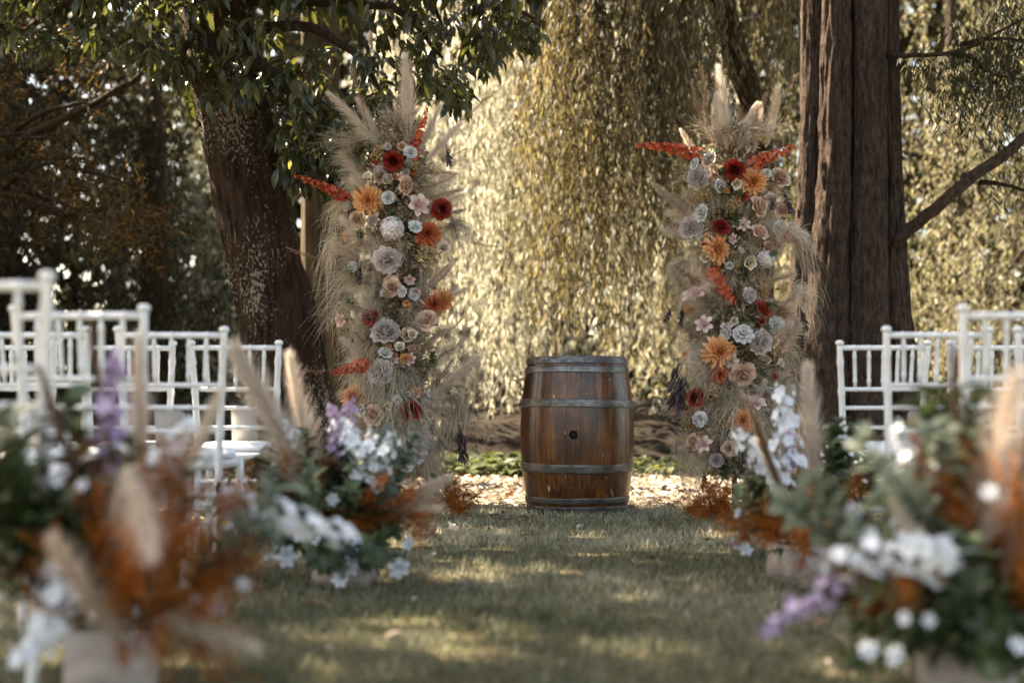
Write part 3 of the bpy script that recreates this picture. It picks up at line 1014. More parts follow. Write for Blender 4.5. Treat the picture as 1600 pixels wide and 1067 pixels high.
# ------------------------------------------------------------------ wine barrel
def barrel():
    B = Vector(((901.5 - 800) / 259.0 * 1.03, 8.86, 0))
    H, RB, RT = .95, .352, .302
    t = empty('wine_barrel', B, 'upright varnished oak wine barrel with grey metal hoops at the end of the aisle', 'barrel')
    rad = lambda z: RB - (RB - RT) * (abs(z - H / 2) / (H / 2)) ** 2.0
    hole_a = -PI / 2 - .037 / .35
    # stave edges, one stave centred on the bung hole
    ws = [random.uniform(.75, 1.3) for _ in range(20)]
    ws = [x * 2 * PI / sum(ws) for x in ws]
    a0 = hole_a - ws[0] / 2
    zz = np.linspace(0, H, 25)
    for k, wd in enumerate(ws):
        a1 = a0 + wd
        na = 5
        th = np.linspace(a0 + .0022, a1 - .0022, na)
        v = []
        for layer in (0, 1):
            for z in zz:
                for q, a in enumerate(th):
                    r = rad(z) - (.024 if layer else 0) - (.0022 if q in (0, na - 1) and not layer else 0)
                    if not layer: r += .0004 * (k % 3)
                    v.append((r * math.cos(a), r * math.sin(a), z))
        nz_ = len(zz)
        g = grid_faces(na, nz_)
        off = na * nz_
        f = [g, g[:, ::-1] + off]
        side = []
        for i in range(nz_ - 1):
            for e in (0, na - 1):
                p, q = i * na + e, (i + 1) * na + e
                side.append([p, q, q + off, p + off] if e == 0 else [q, p, p + off, q + off])
        for j in range(na - 1):
            side.append([j + 1, j, j + off, j + 1 + off])
            o2 = (nz_ - 1) * na
            side.append([o2 + j, o2 + j + 1, o2 + j + 1 + off, o2 + j + off])
        mb = MB()
        mb.add(v, f + [np.array(side)])
        sme = mb.mesh('stave', M['oak'], True)
        sme.set_sharp_from_angle(angle=math.radians(35))
        st = put('stave', sme, t)
        if k == 0:
            cm = MB()
            hd = np.array([math.cos(hole_a), math.sin(hole_a), 0])
            tube(cm, [hd * .25 + np.array([0, 0, .475]), hd * .45 + np.array([0, 0, .475])], .027, 24)
            co = put('cutter', cm.mesh('cutter', M['hole']), t)
            md = st.modifiers.new('b', 'BOOLEAN')
            md.operation, md.object, md.solver = 'DIFFERENCE', co, 'EXACT'
            bpy.context.view_layer.update()
            dg = bpy.context.evaluated_depsgraph_get()
            nm = bpy.data.meshes.new_from_object(st.evaluated_get(dg))
            st.modifiers.clear()
            st.data = nm
            nm.set_sharp_from_angle(angle=math.radians(35))
            bpy.data.objects.remove(co)
            bm_ = MB()
            tube(bm_, [hd * (.352 - .022) + np.array([0, 0, .475]), hd * (.352 - .012) + np.array([0, 0, .475])], .0275, 24)
            put('bung', bm_.mesh('bung', M['hole']), t)
        a0 = a1
    # hoops
    for hi, (z0, z1) in enumerate([(.905, .947), (.850, .889), (.637, .685), (.247, .300), (.057, .095), (.002, .041)]):
        n = 96
        th = np.linspace(0, 2 * PI, n, endpoint=False)
        v = []
        zs_ = [z0, z0 + .004, (z0 + z1) / 2, z1 - .004, z1]
        prof = [(rad(z0) + .0005, z0), (rad(z0) + .0055, z0 + .0012)] + [(rad(z) + .0055 + .0006, z) for z in np.linspace(z0 + .005, z1 - .005, 4)] + [(rad(z1) + .0055, z1 - .0012), (rad(z1) + .0005, z1)]
        for (r, z) in prof:
            for a in th:
                wob = .0012 * math.sin(3 * a + hi) + .0008 * math.sin(7 * a)
                v.append((r * math.cos(a), r * math.sin(a), z + wob + .004 * math.sin(a + hi * 2.0) * (hi in (2, 3))))
        mb = MB()
        mb.add(v, grid_faces(n, len(prof), True))
        ho = put('hoop', mb.mesh('hoop', M['steel']), t)
        rv = MB()
        tube(rv, [(0, 0, -.002), (0, 0, .001), (0, 0, .003)], [.0055, .005, .0025], 10)
        rme = rv.mesh('rivet', M['rivet'])
        for a in [(-2.28, -2.18), (-1.72, ), (-2.1, -1.98), (-.98, ), (-2.02, -1.88, -1.5), (-1.0, )][hi]:
            zc = (z0 + z1) / 2
            d = Vector((math.cos(a), math.sin(a), 0))
            put('rivet', rme, ho, Matrix.Translation(d * (rad(zc) + .0062) + Vector((0, 0, zc))) @ d.to_track_quat('Z', 'Y').to_matrix().to_4x4())
    hd = MB()
    tube(hd, [(0, 0, .90), (0, 0, .918)], RT - .018, 48)
    put('barrel_head', hd.mesh('barrel_head', M['oak']), t)


barrel()

# ------------------------------------------------------------------ chairs
def lathe(mb, p0, p1, prof, sides=12):
    """prof: (fraction, radius) along p0->p1"""
    p0, p1 = np.array(tuple(p0)), np.array(tuple(p1))
    pts = [p0 + (p1 - p0) * u for u, r in prof]
    # straight tube with stepped radii: nudge equal fractions apart
    tube(mb, pts, [r for u, r in prof], sides)
    return mb


def bamboo(r, rings, ring_r=1.22, ends=1.0):
    prof = [(0, r * ends)]
    for u in rings:
        prof += [(u - .012, r), (u - .006, r * ring_r), (u + .006, r * ring_r), (u + .012, r)]
    prof += [(1, r * ends)]
    return prof


def chair_parts(t):
    """a ballroom chair, back towards -y"""
    bev = 'paint'
    def part(name, mb, mat='paint'):
        return put(name, mb.mesh(name, M[mat]), t)
    SH, BW, TW = .435, .168, .192           # seat height, half width of the back at seat and top
    for s in (-1, 1):
        m = MB()
        path = [(s * .165, -.215, 0), (s * .167, -.195, .22), (s * .170, -.185, .44), (s * .178, -.20, .66), (s * TW, -.235, .915)]
        p = smooth_path(path, 40)
        u = np.linspace(0, 1, 40)
        r = .0125 + .0025 * np.clip(1 - np.abs(u - .5) * 2, 0, 1)
        for q in (.12, .3, .62, .8, .93):
            r = r + .0035 * (np.abs(u - q) < .016)
        tube(m, p, r, 12)
        po = part('post', m)
        k = MB()
        tube(k, [(s * TW, -.235, .908), (s * TW, -.2352, .914), (s * TW, -.2354, .922), (s * TW, -.2356, .928), (s * TW, -.2357, .931)], [.014, .0185, .0185, .014, .005], 12)
        put('finial', k.mesh('finial', M['paint']), po)
        m = MB()
        lathe(m, (s * .195, .19, SH), (s * .195, .195, 0), bamboo(.0165, (.3, .55, .8), 1.2, .85), 12)
        part('leg', m)
        m = MB()
        lathe(m, (s * .168, -.19, .17), (s * .195, .19, .19), bamboo(.0095, (.33, .66), 1.25), 10)
        part('stretcher', m)
        m = MB()
        lathe(m, (s * .168, -.19, .27), (s * .195, .19, .29), bamboo(.0095, (.33, .66), 1.25), 10)
        part('stretcher', m)
    for (yy, zz_, ww) in ((-.19, .21, .166), (.192, .23, .195), (-.188, .31, .167)):
        m = MB()
        lathe(m, (-ww, yy, zz_), (ww, yy, zz_), bamboo(.0095, (.25, .5, .75), 1.25), 10)
        part('stretcher', m)
    yb = lambda z: float(np.interp(z, [.44, .66, .915], [-.186, -.20, -.235]))
    xb = lambda z: float(np.interp(z, [.44, .66, .915], [.170, .178, TW]))
    for z, r in ((.897, .0112), (.715, .0092), (.633, .0086), (.546, .0086)):
        m = MB()
        lathe(m, (-xb(z), yb(z), z), (xb(z), yb(z), z), bamboo(r, (.16, .33, .5, .67, .84), 1.22), 12)
        part('rail', m)
    for k in range(5):
        f = (k - 2) / 3.0
        m = MB()
        x0, x1 = f * xb(.715), f * xb(.897)
        lathe(m, (x0, yb(.715), .715), (x1, yb(.897), .897), [(0, .0065), (.16, .0078), (.19, .0098), (.22, .0098), (.25, .0078), (.5, .0085), (.75, .0078), (.78, .0098), (.81, .0098), (.84, .0078), (1, .0065)], 10)
        part('spindle', m)
    def slab(mb, z0, z1, b0, b1, d0, d1, rnd_):
        prof = [(0., z0), (rnd_ * .3, z0 - 0), (0, z0)]
        rings = []
        for (ins, z) in ((.012, z0), (.002, z0 + .006), (0, (z0 + z1) / 2), (.004, z1 - rnd_), (.018, z1 - .003), (.05, z1)):
            ring = []
            for a in np.linspace(0, 2 * PI, 36, endpoint=False):
                c, s_ = math.cos(a), math.sin(a)
                ex = .35
                cx = math.copysign(abs(c) ** ex, c)
                sy = math.copysign(abs(s_) ** ex, s_)
                yy = (d0 + d1) / 2 + sy * ((d1 - d0) / 2 - ins)
                wv = np.interp(yy, [d0, d1], [b0, b1]) - ins
                ring.append((cx * wv, yy, z))
            rings += ring
        n = len(rings)
        rings.append((0, (d0 + d1) / 2, z1 + .004))
        rings.append((0, (d0 + d1) / 2, z0))
        k = np.arange(36)
        k2 = (k + 1) % 36
        o = 5 * 36
        mb.add(rings, [grid_faces(36, 6, True), np.concatenate([np.stack([o + k, o + k2, np.full(36, n)], 1), np.stack([k2, k, np.full(36, n + 1)], 1)])])
    m = MB()
    slab(m, SH - .032, SH + .004, .178, .205, -.20, .21, .006)
    part('seat', m)
    m = MB()
    slab(m, SH + .006, SH + .045, .168, .198, -.178, .205, .018)
    part('cushion', m, 'cushion')


LX, RX = -1.25, 1.565
D = [3.12, 4.12, 5.2, 6.25]      # distance of the backs of the rows
chair_spots = [
    (LX + .03, D[0], 1.0, 'white wooden chair nearest the camera, its back cut off by the picture edge'),
    (LX + .01, D[1], -4.0, 'white chair with a tall purple flower spike blurred against its back'),
    (LX - .01, D[2], 3.0, 'third white chair along the aisle from the camera, towards the leaning trunk'),
    (LX - .49, D[2], -1.0, 'white chair one place in from the aisle, second row from the leaning trunk'),
    (LX + .03, D[3], 0.5, 'white chair at the aisle end of the row nearest the leaning trunk'),
    (LX - .46, D[3] + .03, 4.0, 'second white chair from the aisle in the row nearest the leaning trunk'),
    (LX - .95, D[3], -1.5, 'third white chair from the aisle in the row nearest the leaning trunk'),
    (RX + .08, D[3], -2.5, 'white chair standing right in front of the ribbed brown trunk'),
    (RX + .55, D[3] + .02, 1.5, 'white chair beyond the one at the ribbed trunk, in the same row'),
    (RX - .02, D[2], 3.5, 'white chair one row closer than the chair at the ribbed trunk'),
    (RX + .49, D[2], -2.0, 'white chair mostly cut off by the edge, next to a middle row aisle chair'),
    (RX - .06, D[1], -1.0, 'large white chair behind the tall pale plume of the flower box at the edge'),
]
proto_chair = None
for i, (x, d, rz, lab) in enumerate(chair_spots):
    if proto_chair is None:
        c = empty('ballroom_chair', (x, d + .235, 0), lab, 'chair', 'white chairs in rows along the aisle', math.radians(rz))
        chair_parts(c)
        proto_chair = c
    else:
        c = copy_tree(proto_chair)
        c.location = (x, d + .235, 0)
        c.rotation_euler = (0, 0, math.radians(rz))
        c['label'] = lab
# programme cards leaning against the chair backs
cm = MB()
for k in range(3):
    box(cm, (.002 * k, .006 * k, .07 - .003 * k), (.108, .0035, .14 - .004 * k), R=Matrix.Rotation(.0, 3, 'X'))
card_me = cm.mesh('programme_card', M['card'])
for (ci, lab) in ((4, 'grey card propped on the chair at the aisle end nearest the leaning trunk'), (5, 'grey card on the second chair of the row nearest the leaning trunk'),
                  (6, 'grey card on the third chair of the row nearest the leaning trunk'), (3, 'grey card on the inner chair of the second row from the leaning trunk'),
                  (2, 'grey card on the third aisle chair from the camera'), (9, 'grey card on the chair one row closer than the ribbed trunk'),
                  (8, 'grey card on the chair next to the one at the ribbed trunk')):
    x, d, rz, _ = chair_spots[ci]
    o = put('programme_card', card_me)
    o.location = (x + (-.02 if ci != 4 else .02), d + .235 - .10, .4835)
    o.rotation_euler = (math.radians(9), 0, math.radians(rz + (ci - 5) * 3))
    tag(o, lab, 'card', 'grey cards on the chairs')

# ------------------------------------------------------------------ flowers
def petal_verts(L, W, a0, a1, cup, ruf=0.0, nu=5, nv=6, base=.25, ph=0.0):
    v = np.linspace(0, 1, nv)
    u = np.linspace(-1, 1, nu)
    wv = np.where(v <= .6, base + (1 - base) * (v / .6) ** .8, np.sqrt(np.clip(1 - ((v - .6) / .415) ** 2, 0, 1))) * W / 2
    a = np.radians(a0 + (a1 - a0) * v ** 1.3)
    dx, dz = np.cos(a), np.sin(a)
    px = np.concatenate([[0], np.cumsum((dx[1:] + dx[:-1]) / 2)]) * L / (nv - 1)
    pz = np.concatenate([[0], np.cumsum((dz[1:] + dz[:-1]) / 2)]) * L / (nv - 1)
    U, V = np.meshgrid(u, v)
    Wv = wv[:, None]
    off = cup * (U ** 2) * Wv + ruf * W * np.sin(U * 5 + ph + V * 3) * V ** 2
    X = px[:, None] - np.sin(a)[:, None] * off
    Z = pz[:, None] + np.cos(a)[:, None] * off
    Yv = U * Wv * (1 - .12 * abs(cup))
    return np.stack([X, Yv, Z], -1).reshape(-1, 3), grid_faces(nu, nv), V.ravel()


def rotz(v, a):
    c, s = math.cos(a), math.sin(a)
    return np.stack([v[:, 0] * c - v[:, 1] * s, v[:, 0] * s + v[:, 1] * c, v[:, 2]], 1)


def make_flower(name, mat, rings, seed, center=None, outer_parts=True):
    """rings: (count, r0, z0, L, W, a0, a1, cup, ruffle); the outermost ring becomes petals of their own"""
    rr = random.Random(seed)
    mb = MB()
    subs = []
    nr = len(rings)
    for ri, (n, r0, z0, L, W, a0, a1, cup, ruf) in enumerate(rings):
        off = rr.uniform(0, 6.28)
        sub_me = None
        for k in range(n):
            j = lambda s: rr.uniform(-s, s)
            v, f, tv = petal_verts(L * (1 + j(.1)), W * (1 + j(.1)), a0 + j(7), a1 + j(12), cup, ruf, ph=rr.uniform(0, 6))
            v = v + np.array([r0, 0, z0])
            an = off + k * 2 * PI / n + j(.15)
            tn = np.clip(.15 + .55 * (ri / max(nr - 1, 1)) + .45 * tv * (.6 + .4 * ri / nr) - .15 + j(.1), 0, 1)
            if outer_parts and ri == nr - 1:
                m1 = MB()
                m1.add(v, f, tn)
                if sub_me is None or k % 3 == 0:
                    sub_me = m1.mesh('petal', mat)
                subs.append((sub_me, Matrix.Rotation(an, 4, 'Z')))
            else:
                mb.add(rotz(v, an), f, tn)
    if center:
        cr, cz, cn, ct = center
        for k in range(cn):
            a, q = k * 2.4, math.sqrt((k + .5) / cn)
            c = np.array([cr * q * math.cos(a), cr * q * math.sin(a), cz + cr * .5 * (1 - q * q)])
            tube(mb, [c + np.array([0, 0, -.006]), c + np.array([0, 0, .002])], [.0018, .0026], 4, ct)
    # green calyx stub so that the head stands on something
    tube(mb, [(0, 0, -.03), (0, 0, -.008), (0, 0, .004)], [.003, .006, .010], 6, 0.0)
    return dict(name=name, me=mb.mesh(name, mat), subs=subs)


ROSE = [(3, .002, .004, .040, .034, 92, 84, .9, 0), (4, .006, .002, .042, .040, 88, 70, .8, 0), (5, .010, 0, .044, .044, 80, 48, .7, .02), (5, .014, -.002, .045, .050, 66, 18, .5, .03), (6, .016, -.004, .046, .056, 44, -14, .4, .04)]
PEONY = [(6, .004, .016, .030, .030, 85, 70, .8, .10), (8, .010, .012, .036, .034, 75, 55, .8, .10), (10, .014, .008, .040, .038, 60, 62, .7, .08), (10, .016, .002, .046, .042, 40, 55, .6, .07), (12, .016, -.003, .050, .046, 22, 50, .5, .07), (11, .016, -.008, .050, .050, -2, 34, .45, .07)]
DAHLIA = [(8, .003, .012, .022, .010, 86, 70, .7, 0), (12, .006, .010, .032, .014, 72, 55, .7, 0), (14, .009, .006, .042, .017, 54, 40, .7, 0), (14, .011, .002, .050, .019, 34, 24, .6, 0), (14, .012, -.003, .056, .020, 14, 6, .5, 0), (16, .012, -.008, .056, .021, -8, -22, .5, 0)]
MAGNOLIA = [(3, .006, .002, .045, .034, 55, 48, .6, .03), (6, .008, 0, .060, .046, 28, 4, .5, .05)]
CARN = [(6, .003, .006, .026, .024, 80, 62, .4, .16), (9, .006, .003, .034, .030, 58, 44, .3, .18), (10, .007, 0, .038, .036, 28, 14, .3, .18)]
LISI = [(4, .003, .002, .034, .030, 80, 66, .7, .05), (5, .006, 0, .040, .038, 60, 30, .5, .08)]
F = {}
for key, nm, rings, mat, cen in (
        ('rose_red', 'rose', ROSE, 'rose_red', None), ('rose_coral', 'rose', ROSE, 'rose_coral', None), ('rose_beige', 'rose', ROSE, 'rose_beige', None),
        ('peony', 'peony', PEONY, 'peony', None), ('dahlia', 'dahlia', DAHLIA, 'dahlia', (.010, .016, 22, 0.0)), ('mum', 'dahlia', DAHLIA, 'mum', (.012, .016, 22, 0.0)),
        ('magnolia', 'blossom', MAGNOLIA, 'blush', (.010, .014, 26, .1)), ('white', 'carnation', CARN, 'white', None), ('cream', 'lisianthus', LISI, 'cream', (.006, .012, 14, 0)),
        ('lily', 'blossom', MAGNOLIA, 'spike_white', (.006, .01, 10, .0))):
    F[key] = [make_flower(nm, M[mat], rings, 10 * k + len(F), cen) for k in range(2)]
FLABEL = dict(rose_red='dark red rose', rose_coral='coral red rose', rose_beige='beige peach rose', peony='pale lavender peony', dahlia='apricot orange dahlia', mum='rust red dahlia',
              magnolia='blush pink open blossom', white='small white carnation', cream='cream lisianthus', lily='white open blossom')


def ball(mb, c, r, tint):
    a = np.array([[1, 0, 0], [-1, 0, 0], [0, 1, 0], [0, -1, 0], [0, 0, 1], [0, 0, -1]], float) * r + c
    mb.add(a, np.array([[0, 2, 4], [2, 1, 4], [1, 3, 4], [3, 0, 4], [2, 0, 5], [1, 2, 5], [3, 1, 5], [0, 3, 5]]), tint)


def floret(mb, c, n, r, tint, rr, k=5):
    """a small open flower at c facing n"""
    n = n / max(np.linalg.norm(n), 1e-6)
    ref = np.array([0, 0, 1.]) if abs(n[2]) < .9 else np.array([1., 0, 0])
    x = np.cross(n, ref)
    x /= np.linalg.norm(x)
    y = np.cross(n, x)
    o = rr.uniform(0, 6)
    pos, ax, no = [], [], []
    for q in range(k):
        a = o + q * 2 * PI / k
        d = x * math.cos(a) + y * math.sin(a)
        pos.append(c)
        ax.append(d + n * rr.uniform(.1, .7))
        no.append(n - d * .3)
    T = (np.array([[-.12, 0, 0], [.12, 0, 0], [.5, .55, .08], [.3, .95, 0], [-.3, .95, 0], [-.5, .55, .08]]), np.array([[0, 1, 2, 5], [5, 2, 3, 4]]))
    leaves(mb, pos, ax, no, r, r * .85, [np.clip(tint + rr.uniform(-.2, .2), 0, 1)] * k, T)


def make_spike(mat, seed, n=46, width=.075, fr=.03, bare=.08, curve=.08, tp=.72):
    """flower spike along +Z, one unit long = .4 m, tip at the top"""
    rr = random.Random(seed)
    mb = MB()
    Ln = .4
    cx = lambda u: curve * Ln * math.sin(u * 2.2 + seed)
    tube(mb, [(cx(u), 0, u * Ln) for u in np.linspace(-.2, .98, 8)], np.linspace(.004, .0015, 8), 5, 0.0)
    for k in range(n):
        u = bare + (1 - bare) * ((k + rr.random()) / n)
        a = k * 2.4
        s = (1 - tp * u ** 1.6) * (1 if tp > .6 else .72 + .28 * math.sin(u * 23 + seed))
        d = np.array([math.cos(a), math.sin(a), .25])
        c = np.array([cx(u), 0, u * Ln]) + d * width * .42 * s * (rr.uniform(.6, 1.35) if tp > .6 else rr.uniform(.3, 1.55))
        floret(mb, c, d + np.array([0, 0, rr.uniform(-.2, .3)]), fr * (s * .8 + .2) * rr.uniform(.75, 1.25), .3 + .6 * rr.random(), rr, 5 if u < .85 else 4)
    return mb.mesh('flower_spike', mat)


SPIKE = {k: [make_spike(M[m], s, n, wd, fr, .06, cv, .72 if k == 'red' else .5) for s in (1, 2)] for k, m, n, wd, fr, cv in (
    ('red', 'spike_red', 46, .062, .024, .10), ('white', 'spike_white', 34, .13, .046, .08), ('purple', 'spike_purple', 36, .11, .038, .09))}
for k in SPIKE: SPIKE[k].append(make_spike(M['spike_' + k], 5, 50 if k == 'red' else 30, .075 if k == 'red' else .14, 
                                                        .028 if k == 'red' else .05, .02, .16, .72 if k == 'red' else .4))


def make_plume(mat, seed, n=750, width=.10, droop=.05, fan=False, bl=.24):
    """pampas plume along +Z, length 1"""
    mb = MB()
    u = rng.random(n) ** .85
    cv = droop
    ctr = lambda q: np.stack([cv * q ** 2.2, np.zeros_like(q), q], -1)
    tube(mb, ctr(np.linspace(-.3, .96, 10)), np.linspace(.010, .003, 10), 5, 0.1)
    a = rng.random(n) * 2 * PI
    prof = np.sin(np.clip(u * .93 + .07, 0, 1) * PI) ** .6 * (1 - .35 * u)
    L = bl * (.55 + .6 * rng.random(n)) * (.45 + .8 * prof)
    ang = rnd(n, .10, .72) * (1.0 - .45 * u)
    if fan: ang *= 1.5
    t = np.linspace(0, 1, 4)
    rad = np.stack([np.cos(a), np.sin(a), np.zeros(n)], 1)
    p0 = ctr(u)
    d0 = rad * np.sin(ang)[:, None] * (width / .10) + np.array([0, 0, 1.]) * np.cos(ang)[:, None]
    path = p0[:, None] + d0[:, None] * (L[:, None] * t[None])[..., None]
    path[:, :, 0] += (cv * .6 + rng.normal(0, .02, n))[:, None] * (t ** 2)[None] * L[:, None] * 4
    path[:, :, 2] -= (.10 * L)[:, None] * (t ** 2)[None]
    ribbons(mb, path, .0052, np.clip(.25 + .5 * rng.random(n) + .3 * (1 - prof), 0, 1), .2)
    return mb.mesh('pampas_plume', mat)


PL = {'p': [make_plume(M['pampas'], s, 1700, .10, .05 + .06 * s) for s in range(3)], 'b': [make_plume(M['pampas_brown'], s, 1100, .08, .04, False, .18) for s in range(2)],
      'loose': [make_plume(M['pampas'], 3, 1000, .17, .12, True, .30), make_plume(M['pampas'], 4, 1000, .15, .2, True, .28)],
      'fan': [make_plume(M['pampas'], 7, 800, .16, .10, True, .34), make_plume(M['pampas'], 8, 800, .14, .2, True, .34)]}


def make_tuft(seed, n=170, hang=1.0, spread=.6, wd=.0030, mat='feather'):
    """a tuft of feather grass, root at the origin, leaning to +Z first then falling to -X as 'down' is set by the placing"""
    mb = MB()
    K = 9
    u = np.linspace(0, 1, K)
    a = rng.random(n) * 2 * PI
    d = np.stack([np.cos(a) * spread, np.sin(a) * spread, .9 * np.ones(n)], 1) + rng.normal(0, .22, (n, 3))
    d = nrm(d)
    L = rnd(n, .55, 1.05)
    path = d[:, None] * (L[:, None] * u[None])[..., None]
    curl = rng.normal(0, .20, (n, 3))
    path += curl[:, None] * (np.sin(u * 4.5)[None, :, None]) * L[:, None, None] * .6
    # gravity acts along -Y of the tuft (placed so that -Y is down)
    path[:, :, 1] -= hang * (L[:, None] ** 1.3) * (u[None] ** 2) * (.75 + .5 * rng.random((n, 1)))
    path[:, :, 2] *= (1 - .25 * u[None] * hang)
    ribbons(mb, path, wd / .3, rng.random(n), .35)
    return mb.mesh('feather_grass', M[mat])


TUFT = [make_tuft(k, 130, h, s) for k, (h, s) in enumerate([(.85, .7), (1.1, .6), (.6, .9), (.3, .9)])]


def make_sprig(seed, mat, n=34, leafy=False):
    """thin side-branched sprig along +Z, length 1"""
    rr = random.Random(seed)
    mb = MB()
    cx = lambda u: .10 * math.sin(u * 2.6 + seed) * u
    tube(mb, [(cx(u), 0, u) for u in np.linspace(0, 1, 9)], np.linspace(.009, .003, 9), 4, .2)
    for k in range(n):
        u = .25 + .75 * k / n
        a = rr.uniform(0, 6.28)
        ln = .16 * (1.1 - u) + .05
        s = np.array([cx(u), 0, u])
        e = s + np.array([math.cos(a) * ln * .7, math.sin(a) * ln * .7, ln])
        tube(mb, [s, e], [.004, .002], 3, .4, False)
        for q in range(6):
            c = s + (e - s) * (.25 + .75 * q / 5)
            m = 3
            leaves(mb, np.repeat(c[None], m, 0), rdir(m) + np.array([0, 0, .7]), rdir(m), .032, .014, rnd(m, .2, 1))
    return mb.mesh('reed_sprig', mat)


SPRIG = [make_sprig(k, M['reed']) for k in range(3)]


def make_umbel(seed):
    """dried yarrow-like head, radius about .5, facing +Z"""
    rr = random.Random(seed)
    mb = MB()
    for k in range(9):
        a, q = k * 2.4, math.sqrt((k + .3) / 9) * .36
        c0 = np.array([q * math.cos(a), q * math.sin(a), .25 * (1 - q * q * 5)])
        tube(mb, [(0, 0, -.3), c0], [.02, .012], 4, 0.0, False)
        for j in range(13):
            d = np.array([rr.gauss(0, 1), rr.gauss(0, 1), abs(rr.gauss(0, 1)) * .8])
            d = d / np.linalg.norm(d) * .15
            floret(mb, c0 + d, d, .05, rr.random(), rr, 4)
            ball(mb, c0 + d * 1.08, .030, .4 + .6 * rr.random())
    return mb.mesh('dried_umbel', M['umbel'])


UMB = [make_umbel(3), make_umbel(8)]


def make_hydr(seed, mat, nm):
    rr = random.Random(seed)
    mb = MB()
    for k in range(52):
        z = 1 - 1.25 * (k + .5) / 52
        r = math.sqrt(max(0, 1 - z * z))
        a = k * 2.4
        d = np.array([r * math.cos(a), r * math.sin(a), z])
        floret(mb, d * .40 * rr.uniform(.92, 1.08), d, .15, rr.random(), rr, 4)
    tube(mb, [(0, 0, -.4), (0, 0, .2)], [.03, .02], 5, 0.)
    return mb.mesh(nm, mat)


HYD = make_hydr(2, M['peony'], 'hydrangea')


def make_drop(seed):
    """hanging spray of long dark leaves, along +Z length 1"""
    mb = MB()
    tube(mb, [(0.03 * math.sin(4 * u + seed), 0, u) for u in np.linspace(0, 1, 8)], np.linspace(.010, .004, 8), 4, 0.)
    n = 20
    u = np.linspace(.2, 1, n)
    a = np.arange(n) * 2.4
    ax = np.stack([np.cos(a) * .38, np.sin(a) * .38, np.ones(n)], 1)
    leaves(mb, np.stack([np.zeros(n), np.zeros(n), u * .8], 1), ax, rdir(n), rnd(n, .2, .34), .06, rng.random(n), LEAFB)
    return mb.mesh('dark_leaf_spray', M['plum'])


DROP = [make_drop(1), make_drop(2)]


def make_foliage(seed, mat, n=22, L=.20, wd=.10, nm='foliage_stem', droop=.1):
    mb = MB()
    rr = random.Random(seed)
    cx = lambda u: .12 * math.sin(u * 2 + seed) * u
    tube(mb, [(cx(u), 0, u * .95) for u in np.linspace(0, 1, 8)], np.linspace(.012, .004, 8), 5, .1)
    u = .18 + .80 * (np.arange(n) + .5) / n
    a = np.arange(n) * 2.4 + seed
    ax = np.stack([np.cos(a), np.sin(a), np.full(n, .55)], 1)
    pos = np.stack([[cx(q) for q in u], np.zeros(n), u * .95], 1)
    no = np.stack([-np.cos(a) * .5, -np.sin(a) * .5, np.ones(n)], 1) + rng.normal(0, .3, (n, 3))
    leaves(mb, pos, ax, no, L * (.7 + .5 * rng.random(n)), wd, rng.random(n), LEAFB)
    return mb.mesh(nm, mat)


FOL = [make_foliage(k, M['leaf_g'], 26, .19, .10) for k in range(3)]
SAGE = [make_foliage(k + 5, M['sage'], 24, .17, .10) for k in range(2)]


def make_orange(seed):
    """bushy rust sprig, length 1, many fine side twigs"""
    mb = MB()
    n = 40
    tube(mb, [(0, 0, u) for u in np.linspace(0, .8, 4)], [.012, .01, .008, .004], 4, 0.)
    u = rng.random(n) ** .7 * .75 + .12
    a = rng.random(n) * 6.28
    L = rnd(n, .22, .50)
    d = nrm(np.stack([np.cos(a) * .55, np.sin(a) * .55, rnd(n, .5, 1.2)], 1))
    t = np.linspace(0, 1, 4)
    p0 = np.stack([np.zeros(n), np.zeros(n), u], 1)
    path = p0[:, None] + d[:, None] * (L[:, None] * t[None])[..., None]
    ribbons(mb, path, .010, .35)
    k = 10
    idx = np.repeat(np.arange(n), k)
    f = rnd(n * k, .2, 1.0)
    pos = p0[idx] + d[idx] * (L[idx] * f)[:, None] + rng.normal(0, .012, (n * k, 3))
    leaves(mb, pos, d[idx] * .6 + rdir(n * k), rdir(n * k), rnd(n * k, .04, .075), .015, rng.random(n * k))
    return mb.mesh('rust_sprig', M['orange'])


ORG = [make_orange(k) for k in range(3)]


def align(direction, spin=0.0, up=None):
    d = Vector(direction).normalized()
    if up is not None:    # keep local +Y as near 'up' as can be
        z = d
        x = Vector(up).cross(z)
        if x.length < 1e-3: x = Vector((1, 0, 0))
        x.normalize()
        y = z.cross(x)
        return Matrix((x, y, z)).transposed().to_4x4()
    return (d.to_track_quat('Z', 'Y').to_matrix() @ Matrix.Rotation(spin, 3, 'Z')).to_4x4()


class Arr:
    """an arrangement: a thing whose flowers are parts"""
    def __init__(s, root):
        s.root, s.inv = root, Matrix.Translation(-root.location)

    def put(s, name, me, Mx, label=None):
        o = put(name, me, s.root, s.inv @ Mx)
        if label: o['label'] = label
        return o

    def flower(s, key, pos, face, diam, unit=.118):
        pr = random.choice(F[key])
        k = diam / unit
        o = s.put(pr['name'], pr['me'], Matrix.Translation(pos) @ align(face, random.uniform(0, 6.28)) @ Matrix.Scale(k, 4), FLABEL[key])
        for me, m in pr['subs']:
            put('petal', me, o, m)
        return o

    def rod(s, name, me, a, b, unit=1.0, label=None, width=1.0, spin=None):
        """something grown along +Z placed from a to b"""
        a, b = Vector(a), Vector(b)
        L = (b - a).length / unit
        return s.put(name, me, Matrix.Translation(a) @ align(b - a, random.uniform(0, 6.28) if spin is None else spin) @ Matrix.Diagonal((L * width, L * width, L, 1)), label)


UNIT = dict(rose_red=.118, rose_coral=.118, rose_beige=.118, peony=.135, dahlia=.135, mum=.135, magnolia=.13, white=.09, cream=.08, lily=.13)


